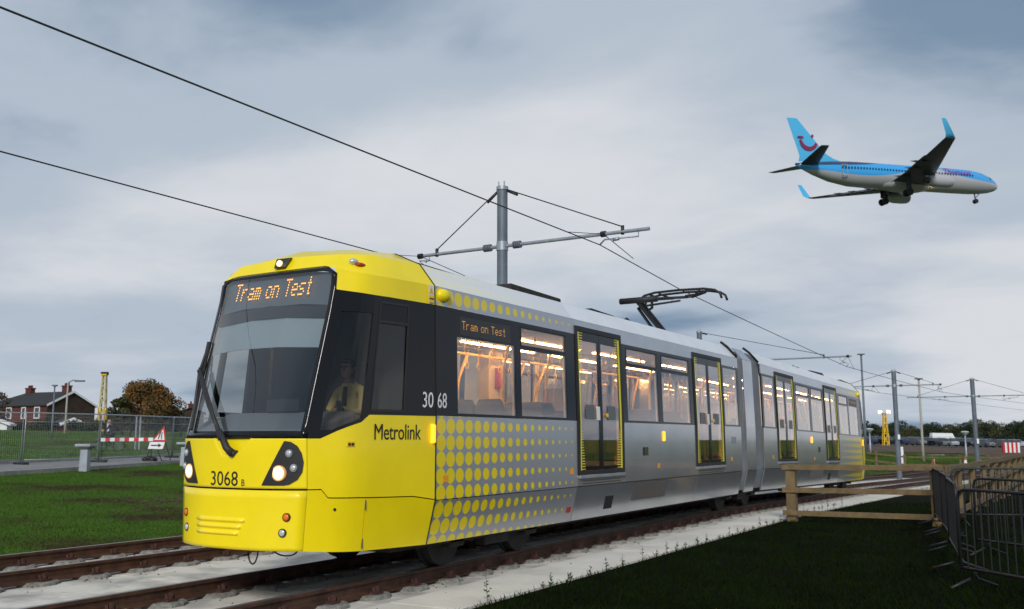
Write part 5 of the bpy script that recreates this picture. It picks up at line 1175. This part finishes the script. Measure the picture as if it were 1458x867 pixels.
# ------------------------------------------------------------------ car park
c0 = [RD(r, d, 0) for r, d in ((62, 170), (140, 172), (240, 322), (110, 322))]
m_ = MB(); m_.grid(lambda a, b: (lambda q: Vector((q.x, q.y, hland(q.x, q.y)+.12)))(c0[0].lerp(c0[1], a).lerp(c0[3].lerp(c0[2], a), b)), np.linspace(0, 1, 20), np.linspace(0, 1, 12)); tag(m_.build('car_park', 'tarmac'), kind='structure')
m_ = MB(); m_.grid(lambda r, d: (lambda q: Vector((q.x, q.y, hland(q.x, q.y)+.06+.5*math.sin(PI*(d-112)/34))))(RD(r*d/1350, d)), np.linspace(490, 760, 16), np.linspace(112, 146, 8)); tag(m_.build('earth_bank', 'earth', smooth=True), kind='structure')
q0, q1 = at(1236, 648, 100), at(1345, 648, 104)
m_ = MB(); m_.hexa([Vector((q.x, q.y, -.2)) for q in (q0, q1, q1+DH*.5, q0+DH*.5)], [Vector((q.x, q.y, .07)) for q in (q0, q1, q1+DH*.5, q0+DH*.5)]); tag(m_.build('far_kerb', 'kerb'), kind='structure')
CARC = [('silver', (.42, .44, .46)), ('white', (.72, .73, .74)), ('black', (.012, .012, .014)), ('dark blue', (.02, .035, .09)), ('grey', (.14, .15, .16)), ('red', (.25, .02, .02))]
def car_mesh(nm, col, van=False):
    M['car_'+nm] = pm('car_'+nm.replace(' ', '_'), col, .3, .2, .6)
    m_ = MB(); prof_ = [(-2.1, .28), (-2.15, .62), (-2.0, .86), (-1.15, .93), (1.35, .95), (1.95, .88), (2.12, .6), (2.1, .28)]
    m_.hexa([(x, -.85, z) for x, z in prof_], [(x, .85, z) for x, z in prof_])
    cab_ = [(-1.2, .93), (-.45, 1.44), (.85, 1.46), (1.6, .94)] if not van else [(-1.5, .93), (-1.1, 1.95), (2.05, 2.0), (2.1, .94)]
    m_.cur = 0 if van else 1; m_.hexa([(x, -.78 if z < 1 else -.62, z) for x, z in cab_], [(x, .78 if z < 1 else .62, z) for x, z in cab_])
    m_.cur = 0
    if not van: m_.box(-.42, .85, -.6, .6, 1.44, 1.49)
    m_.cur = 2
    for x in (-1.3, 1.3):
        for s_ in (-1, 1): m_.tube([(x, s_*.68, .32), (x, s_*.87, .32)], .32, 10)
    m_.cur = 3
    for s_ in (-.6, .6): m_.box(-2.17, -2.1, s_-.18, s_+.18, .62, .75)
    o = m_.build('parked_car', ['car_'+nm, 'pane', 'tyre', 'lens'], bevel=.03); return o
protos = [(nm, car_mesh(nm, c_)) for nm, c_ in CARC]; used = set()
for row, D in enumerate((178, 186, 196, 206, 218, 232, 248, 266, 288)):
    r = 1234+row*2
    while r < 1448:
        if random.random() < .9:
            k = random.choices(range(6), (3, 1.6, 3, 2.2, 3, .5))[0]; nm, pr = protos[k]
            o = pr if k not in used else dup(pr, None, (0, 0, 0)); used.add(k)
            q = at(r, 630, D); o.location = (q.x, q.y, hland(q.x, q.y)+.13); o.rotation_euler.z = TH+random.choice((0, PI))+random.uniform(-.06, .06)+.35
            tag(o, nm+' car parked in the far car park before the wood', 'car', nm+' cars in the far car park')
        r += 2.7*1350/D*random.uniform(1, 1.3)
vn = car_mesh('cream white', (.78, .78, .76), True); q = at(1345, 630, 225); vn.location = (q.x, q.y, hland(q.x, q.y)+.13); vn.rotation_euler.z = TH+PI/2; vn.name = 'parked_van'; vn.scale = (1.5, 1.2, 1.3); tag(vn, 'white box van standing among the parked cars', 'van')
# boundary wires of the car park
for D, yt, lab in ((150, 622, 'grey wire fence along the near edge of the car park'), (318, 619, 'grey wire fence between the car park and the wood')):
    p_ = [at(1225+k*16, yt, D) for k in range(16)]; base = Vector((p_[0].x, p_[0].y, .0)); o = tag(empty('wire_fence', base), lab, 'fence')
    for q in p_: m_ = MB(); m_.tube([Vector((q.x, q.y, -.1))-base, q-base], .035, 6); m_.build('post', 'galv', o)
    m_ = MB()
    for a, b in zip(p_, p_[1:]):
        for h in (0, -.5, -1.0): m_.tube([a-base+Vector((0, 0, h)), b-base+Vector((0, 0, h))], .018, 4)
    m_.build('wires', 'galv', o)
# striped works barrier, cones, white marker
a, b = at(1428, 635, 108), at(1452, 635, 108); base = Vector((a.x, a.y, .2)); o = tag(empty('striped_barrier', base), 'tall red and white striped works barrier at the end of the car park', 'barrier')
for k in range(8):
    p1, p2 = a+(b-a)*k/8-base, a+(b-a)*(k+1)/8-base; p1.z = p2.z = 0; m_ = MB(); m_.hexa([p1, p2, p2+DH*.4, p1+DH*.4], [p1+Vector((0, 0, 1.15)), p2+Vector((0, 0, 1.15)), p2+DH*.25+Vector((0, 0, 1.15)), p1+DH*.25+Vector((0, 0, 1.15))]); m_.build('block', 'signred' if k % 2 == 0 else 'signwhite', o, bevel=.02)
def cone(px_, yb, D, lab):
    q = at(px_, yb, D); o = tag(empty('traffic_cone', (q.x, q.y, hland(q.x, q.y)+.02)), lab, 'cone', 'traffic cones near the car park')
    m_ = MB(); m_.box(-.25, .25, -.25, .25, 0, .06); m_.build('base', 'blackmat', o)
    for z0, z1, mt in ((.06, .35, 'cone'), (.35, .60, 'signwhite'), (.60, .95, 'cone')): m_ = MB(); m_.loft([[(lerp(.2, .04, z/.95)*math.cos(t), lerp(.2, .04, z/.95)*math.sin(t), z) for t in np.linspace(0, 2*PI, 13)[:-1]] for z in (z0, z1)]); m_.build('cone_body', mt, o, True, auto=40)
cone(1374, 648, 84, 'orange and white traffic cone left of the wide-armed line pole'); cone(1394, 650, 84, 'orange and white traffic cone right of the wide-armed line pole'); cone(1328, 646, 86, 'orange and white traffic cone beside the pale concrete column')
q = at(1284, 640, 82); m_ = MB(); m_.hexa([(-.18, -.03, -.2), (.18, -.03, -.2), (.18, .03, -.2), (-.18, .03, -.2)], [(-.10, -.03, 1.55), (.10, -.03, 1.55), (.10, .03, 1.55), (-.10, .03, 1.55)]); o = m_.build('marker_post', 'signwhite'); o.location = (q.x, q.y, hland(q.x, q.y)); o.rotation_euler.z = TH-PI/2; tag(o, 'slim white marker post beside the line pole between the tracks', 'post')

# ------------------------------------------------------------------ grass and weeds
def blades(name, region, n, h0, h1, wd_, mat, label, seed):
    g = np.random.default_rng(seed); P = []
    while len(P) < n:
        r, d = region(g); q = RD(r, d); v = q.y-yc(q.x)
        if -2.2 < v < 5.45: continue
        rv = (Vector((q.x, q.y, 0))-ra).dot(rn)
        if -.25 < rv < 4.85: continue
        P.append((q.x, q.y, hland(q.x, q.y)))
    P = np.array(P); a = g.uniform(0, 2*PI, n); h = g.uniform(h0, h1, n)*(.6+.8*g.random(n)); w_ = wd_*g.uniform(.6, 1.3, n)
    ax = np.stack([np.cos(a), np.sin(a), np.zeros(n)], 1); ln = g.normal(size=(n, 2))*.45
    tip = P+np.stack([ln[:, 0]*h, ln[:, 1]*h, h], 1); mid = P*.5+tip*.5; mid[:, 2] += h*.08
    V = np.stack([P-ax*w_[:, None], P+ax*w_[:, None], mid+ax*w_[:, None]*.8, tip, mid-ax*w_[:, None]*.8], 1).reshape(-1, 3)
    F = (np.arange(n)[:, None]*5+np.array([0, 1, 2, 3, 4])).tolist(); me = bpy.data.meshes.new(name); me.from_pydata(V.tolist(), [], F); me.materials.append(M[mat]); o = bpy.data.objects.new(name, me); COL.objects.link(o); return tag(o, label, 'grass', kind='stuff')
def reg_left(g):
    d = g.uniform(13, 44)**1; px_ = g.uniform(-60, 300); return ((px_-729)/1350*d, d)
blades('grass', reg_left, 70000, .02, .05, .009, 'blade', 'short green grass between the empty track and the road', 1)
def reg_field(g):
    d = 40+60*g.random()**1.5; px_ = g.uniform(-60, 300); return ((px_-729)/1350*d, d)
blades('grass', reg_field, 26000, .03, .075, .02, 'blade', 'rougher green grass of the field behind the mesh fence', 2)
def reg_right(g):
    d = 4.4+24*g.random()**1.6; px_ = g.uniform(560, 1600); return ((px_-729)/1350*d, d)
blades('grass', reg_right, 90000, .035, .085, .006, 'blade_shade', 'rank grass with shade put into its dark colour beside the near walkway slab', 4)
def reg_strip(g):
    d = g.uniform(58, 104); px_ = g.uniform(1225, 1500); return ((px_-729)/1350*d, d)
blades('grass', reg_strip, 14000, .05, .12, .02, 'blade', 'green grass strip between the curved tracks and the car park', 6)
# weeds growing along the slab edge
def weed(x, v, h, lab, seed):
    g = random.Random(seed); o = tag(empty('weed', (x, yc(x)+v, .02)), lab, 'weed', 'weeds along the edge of the walkway slab')
    m_ = MB(); lean = g.uniform(-.15, .15); m_.tube([(0, 0, -.03), (lean*h*.4, 0, h*.5), (lean*h, 0, h)], .004, 5, .0015); m_.build('stem', 'weed', o)
    m_ = MB()
    for k in range(int(10+h*30)):
        t = g.uniform(.12, 1); a = g.uniform(0, 2*PI); ln = .055*(1.15-t)+.012; c = Vector((lean*h*t, 0, h*t)); d = Vector((math.cos(a), math.sin(a), .5)).normalized(); s_ = Vector((-math.sin(a), math.cos(a), 0))*ln*.25
        m_.poly([c, c+d*ln*.5+s_, c+d*ln, c+d*ln*.5-s_])
    m_.build('leaves', 'weed', o)
weed(8.78, -2.16, .36, 'tallest leafy weed standing at the edge of the walkway slab', 1)
for k in range(34):
    x = 9.6+k*.5+random.random()*.4; weed(x, -2.17-random.random()*.05, random.uniform(.07, .22), 'small weed sprouting from the edge of the walkway slab', 10+k)
m_ = MB(); q = Vector((10.35, -2.32, .03)); m_.tube([q, q+Vector((.03, .02, .12)), q+Vector((.06, 0, .02))], .006, 5); tag(m_.build('green_strap', 'weed', smooth=True), 'looped green plastic strap lying in the grass by the slab', 'strap')
m_ = MB(); q = at(1287, 818, 9); m_.box(-.05, .05, -.035, .035, 0, .03); o = m_.build('paper_cup', 'signwhite', bevel=.01); o.location = (q.x, q.y, hland(q.x, q.y)+.03); o.rotation_euler = (.3, .2, .6); tag(o, 'crumpled pale litter lying in the dark grass', 'litter')
g = np.random.default_rng(12); V = []; F = []
for k in range(420):
    x = g.normal(16.6, 1.3); y = g.normal(11.3, 1.0); s = g.uniform(.02, .06); z = hland(x, y)+.02; b = len(V)
    for dx, dy, dz in ((-1, 0, 0), (.6, .8, 0), (.5, -.9, 0), (0, 0, .9)): V.append((x+dx*s, y+dy*s*g.uniform(.7, 1.2), z+dz*s))
    F += [(b, b+1, b+3), (b+1, b+2, b+3), (b+2, b, b+3)]
me = bpy.data.meshes.new('soil_clods'); me.from_pydata(V, [], F); me.materials.append(M['bark']); o = bpy.data.objects.new('soil_clods', me); COL.objects.link(o); tag(o, 'brown soil clods spilled on the grass beside the tram nose', 'soil', kind='stuff')

g = np.random.default_rng(31); V = []; F = []
for k in range(1500):
    x = g.uniform(2, 34); v = g.choice([-.78, .80, 3.27, 4.86])+g.normal(0, .35); s = g.uniform(.006, .022); z = drop(x)+(.036 if v < -1.3 else .001); b = len(V); y = yc(x)+v
    for dx, dy, dz in ((-1, 0, 0), (.6, .8, 0), (.5, -.9, 0), (0, 0, .8)): V.append((x+dx*s*g.uniform(.6, 1.3), y+dy*s, z+dz*s))
    F += [(b, b+1, b+3), (b+1, b+2, b+3), (b+2, b, b+3)]
me = bpy.data.meshes.new('grit'); me.from_pydata(V, [], F); me.materials.append(M['ballast']); o = bpy.data.objects.new('grit', me); COL.objects.link(o); tag(o, 'loose dark grit scattered on the concrete beside the rails', 'grit', kind='stuff')

# ------------------------------------------------------------------ airliner
ap = empty('airliner')
ap.matrix_world = Matrix(((.7324, .6808, -.0100, 0), (-.6805, .7324, .0223, 0), (.0225, -.0095, .9997, 0), (0, 0, 0, 1))).to_quaternion().to_matrix().to_4x4()
ap.location = Vector((154.1, 12.36, 42.29))-RT*.65; ap.scale = (.95, 1, 1)
tag(ap, 'blue and white twin-engine airliner descending with its wheels down', 'airplane')
# fuselage: x forward (nose at +19.5), y to port, z up
def fus_mat():
    m = bpy.data.materials.new('airliner_livery'); m.use_nodes = True; nt = m.node_tree; b = nt.nodes['Principled BSDF']; b.inputs['Roughness'].default_value = .3; b.inputs['Coat Weight'].default_value = .3
    tc_ = _n(nt, 'ShaderNodeTexCoord'); sp = _n(nt, 'ShaderNodeSeparateXYZ'); nt.links.new(tc_.outputs['Object'], sp.inputs[0])
    def m_(op, a, b=None, clamp=False):
        n = _n(nt, 'ShaderNodeMath', operation=op); n.use_clamp = clamp
        for i, v in enumerate((a, b)):
            if v is None: continue
            if isinstance(v, (int, float)): n.inputs[i].default_value = v
            else: nt.links.new(v, n.inputs[i])
        return n.outputs[0]
    X, Z = sp.outputs[0], sp.outputs[2]
    # blue above a curve that rises towards mid-fuselage, falls again at the nose
    def curve(pts):
        r = _n(nt, 'ShaderNodeFloatCurve'); c = r.mapping.curves[0]
        while len(c.points) > 2: c.points.remove(c.points[1])
        c.points[0].location = pts[0]; c.points[1].location = pts[-1]
        for q in pts[1:-1]: c.points.new(*q)
        r.mapping.update(); nt.links.new(m_('DIVIDE', m_('ADD', X, 20.0), 40.0), r.inputs['Value']); return m_('MULTIPLY', m_('SUBTRACT', r.outputs[0], .5), 4.0)
    lo = curve([(0, .60), (.12, .50), (.28, .36), (.42, .44), (.52, .72), (.58, .95), (.66, .86), (.75, .60), (.86, .46), (1, .40)])
    hi = curve([(0, .72), (.15, .72), (.30, .80), (.42, .97), (.5, 1), (1, 1)])
    blue = m_('MULTIPLY', m_('SUBTRACT', Z, lo), 30.0, True); navy = m_('MULTIPLY', m_('SUBTRACT', Z, hi), 30.0, True)
    m1 = _n(nt, 'ShaderNodeMixRGB'); nt.links.new(blue, m1.inputs[0]); m1.inputs[1].default_value = (.40, .41, .44, 1); m1.inputs[2].default_value = (.03, .33, .72, 1)
    m2 = _n(nt, 'ShaderNodeMixRGB'); nt.links.new(navy, m2.inputs[0]); nt.links.new(m1.outputs[0], m2.inputs[1]); m2.inputs[2].default_value = (.02, .03, .08, 1)
    nt.links.new(m2.outputs[0], b.inputs['Base Color']); return m
M['livery'] = fus_mat()
st = [(-19.6, .15, 1.05), (-18.5, .48, .85), (-16.5, .95, .55), (-13.5, 1.5, .22), (-10, 1.85, .03), (-7, 1.9, 0), (0, 1.9, 0), (10, 1.9, 0), (13.5, 1.86, -.02), (15.8, 1.65, -.12), (17.5, 1.30, -.28), (18.7, .85, -.45), (19.35, .45, -.55), (19.6, .12, -.6)]
m_ = MB(); m_.loft([[(x, r*math.cos(t), z+r*1.04*math.sin(t)) for t in np.linspace(0, 2*PI, 25)[:-1]] for x, r, z in st]); m_.build('fuselage', 'livery', ap, True)
m_ = MB(); m_.loft([[(x, 1.75*k*math.cos(t), -1.15+1.15*k*math.sin(t)) for t in np.linspace(0, 2*PI, 17)[:-1]] for x, k in ((-5.5, .2), (-4, .8), (-1, 1), (3, 1), (5, .7), (6.2, .15))]); m_.build('belly_fairing', 'airwhite', ap, True)
m_ = MB(); m_.box(-.12, .12, -.03, .03, -.17, .17); w0 = m_.build('cabin_window', 'navy', ap)
for s in (-1, 1):
    for k in range(46):
        x = -12.2+k*.56; o = w0 if (s < 0 and k == 0) else dup(w0, ap, (0, 0, 0)); o.location = (x, s*1.845*(1 if abs(x) < 10 else .985), .50)
m_ = MB()
for s in (-1, 1): m_.hexa([(17.0, s*1.32, .30), (18.0, s*.90, .12), (18.05, s*.80, .36), (17.2, s*1.05, .62)], [(17.02, s*1.37, .31), (18.03, s*.95, .13), (18.08, s*.83, .40), (17.22, s*1.10, .66)])
m_.build('cockpit_windows', 'navy', ap)
def foil(m_, secs):                          # sections: (leading x, trailing x, y, z, thickness)
    m_.loft([[(lx, y, z), (lerp(lx, tx_, .15), y, z+th_*.6), (lerp(lx, tx_, .45), y, z+th_*.5), (tx_, y, z), (lerp(lx, tx_, .45), y, z-th_*.4), (lerp(lx, tx_, .15), y, z-th_*.45)] for lx, tx_, y, z, th_ in secs])
for s in (-1, 1):
    m_ = MB(); foil(m_, [(5.2, -2.6, s*1.3, -1.1, .9), (2.1, -3.0, s*5.6, -.65, .6), (-4.2, -6.0, s*16.6, .75, .2)]); wg = m_.build('wing', 'wing', ap, True, auto=50)
    m_ = MB(); m_.loft([[(lx, s*y, z), (lerp(lx, t_, .3), s*(y+.04), z+.03), (t_, s*y, z), (lerp(lx, t_, .3), s*(y-.06), z+.03)] for lx, t_, y, z in ((-4.25, -6.0, 16.6, .75), (-4.9, -6.3, 17.05, 1.15), (-6.3, -7.1, 17.35, 3.2))]); m_.build('winglet', 'winglet', wg, True, auto=50)
    m_ = MB(); m_.hexa([(-2.6, s*2.2, -1.15), (-3.1, s*5.5, -.78), (-4.1, s*5.6, -1.15), (-3.8, s*2.2, -1.65)], [(-2.6, s*2.2, -1.05), (-3.1, s*5.5, -.70), (-4.05, s*5.6, -1.07), (-3.75, s*2.2, -1.55)]); m_.hexa([(-3.1, s*5.9, -.72), (-4.6, s*11.2, -.05), (-5.4, s*11.3, -.35), (-4.15, s*5.9, -1.08)], [(-3.1, s*5.9, -.64), (-4.6, s*11.2, .03), (-5.35, s*11.3, -.28), (-4.1, s*5.9, -1.0)]); m_.build('flap', 'wing', wg)
    m_ = MB()
    for y, x in ((3.6, -2.2), (6.8, -2.9), (9.2, -3.9)): z = -1.2+y*.1; m_.loft([[(x+dx, s*y+.17*k*math.cos(t), z-.12+.2*k*math.sin(t)) for t in np.linspace(0, 2*PI, 9)[:-1]] for dx, k in ((1.6, .1), (.8, 1), (-.8, 1), (-2.0, .1))])
    m_.build('flap_fairing', 'wing', wg, True)
    m_ = MB(); ey_ = s*4.85; ez_ = -1.75; m_.loft([[(x, ey_+r*math.cos(t), ez_+r*(.94 if math.sin(t) < 0 else 1)*math.sin(t)) for t in np.linspace(0, 2*PI, 21)[:-1]] for x, r in ((5.3, .78), (5.45, .88), (5.2, .98), (4.2, 1.06), (2.6, 1.02), (1.2, .78), (1.15, .62))]); en = m_.build('engine', 'airwhite', ap, True, auto=50)
    m_ = MB(); m_.tube([(5.32, ey_, ez_), (5.30, ey_, ez_)], .77, 18); m_.build('fan', 'wing', en); m_ = MB(); m_.tube([(1.3, ey_, ez_), (.3, ey_, ez_)], .5, 14, .28); m_.build('exhaust', 'wing', en); m_ = MB(); m_.hexa([(4.4, ey_-.12, -1.0), (4.4, ey_+.12, -1.0), (.8, ey_+.12, -1.2), (.8, ey_-.12, -1.2)], [(3.0, ey_-.10, -.55), (3.0, ey_+.10, -.55), (.6, ey_+.10, -.7), (.6, ey_-.10, -.7)]); m_.build('pylon', 'airwhite', en)
    m_ = MB(); foil(m_, [(-15.9, -19.1, s*.5, .95, .3), (-18.5, -19.9, s*7.1, 1.75, .12)]); m_.build('tailplane', 'wing', ap, True, auto=50)
    # main gear
    m_ = MB(); m_.tube([(-1.0, s*2.6, -1.3), (-1.1, s*2.85, -3.2)], .14, 8); m_.tube([(.3, s*2.2, -1.6), (-1.05, s*2.8, -2.8)], .08, 6); m_.box(-1.5, -.5, s*3.0-.04, s*3.0+.04, -2.6, -1.2); mg = m_.build('main_gear', 'wing', ap)
    for dy in (-.42, .42): m_ = MB(); m_.tube([(-1.1, s*2.85+dy-.18, -3.2), (-1.1, s*2.85+dy+.18, -3.2)], .56, 16); m_.build('wheel', 'tyre', mg)
m_ = MB(); m_.loft([[(lx, -t, z), (lx, t, z), (lerp(lx, tr_, .4), t*1.6, z), (tr_, .02, z), (tr_, -.02, z), (lerp(lx, tr_, .4), -t*1.6, z)] for lx, tr_, z, t in ((-9.6, -19.0, 1.55, .05), (-12.6, -18.75, 2.3, .12), (-14.0, -18.9, 3.0, .13), (-18.8, -20.6, 8.3, .06))]); fn = m_.build('fin', 'winglet', ap, True, auto=40)
for s in (-1, 1):                            # the smile mark on the fin
    m_ = MB(); cx, cz_ = -17.0, 5.05
    arc = [(cx+1.5*math.cos(t), cz_+1.5*math.sin(t)) for t in np.linspace(PI*1.02, PI*1.88, 14)]
    for k in range(len(arc)-1):
        w0 = .20+.14*math.sin(PI*k/13); w1 = .20+.14*math.sin(PI*(k+1)/13); (xa, za), (xb, zb_) = arc[k], arc[k+1]
        na = Vector((xa-cx, 0, za-cz_)).normalized(); nb = Vector((xb-cx, 0, zb_-cz_)).normalized(); y = s*.235
        m_.poly([Vector((xa, y, za))-na*w0, Vector((xb, y, zb_))-nb*w1, Vector((xb, y, zb_))+nb*w1, Vector((xa, y, za))+na*w0])
    m_.poly([(cx-2.0, s*.235, cz_+.12), (cx-.95, s*.235, cz_+.12), (cx-.95, s*.235, cz_+.42), (cx-2.0, s*.235, cz_+.42)])
    m_.poly([(cx+.72+.22*math.cos(t), s*.24, cz_+.55+.26*math.sin(t)) for t in np.linspace(0, 2*PI, 13)[:-1]]); m_.build('smile_mark', 'logo', fn, solid=.05)
m_ = MB(); m_.tube([(14.8, 0, -1.6), (14.9, 0, -3.1)], .10, 8); m_.tube([(15.9, 0, -1.7), (14.9, 0, -2.6)], .06, 6); ng = m_.build('nose_gear', 'wing', ap)
for dy in (-.2, .2): m_ = MB(); m_.tube([(14.9, dy-.1, -3.1), (14.9, dy+.1, -3.1)], .36, 14); m_.build('wheel', 'tyre', ng)
m_ = MB(); m_.ell((5.1, -1.75, -1.55), .16, .16, .16, 10, 6); m_.build('landing_lamp', 'flash', ap, True)
text_mesh('airline_name', 'Thomson', 1.35, (7.2, -1.93, .55), (1, 0, 0), (0, .25, 1), 'purple', ap, 1.05, thick=.02)
m_ = MB()
for (x, z, w_, h_) in ((-11.8, .1, .9, 1.7),):
    for q in ((x-w_/2, z, .03, h_/2), (x+w_/2, z, .03, h_/2)): m_.obox((q[0], -1.74, q[1]), (q[2], 0, 0), (0, .05, 0), (0, 0, q[3]))
    for q in (z-h_/2, z+h_/2): m_.obox((x, -1.72, q), (w_/2, 0, 0), (0, .08, 0), (0, 0, .03))
m_.build('door_outline', 'airwhite', ap)
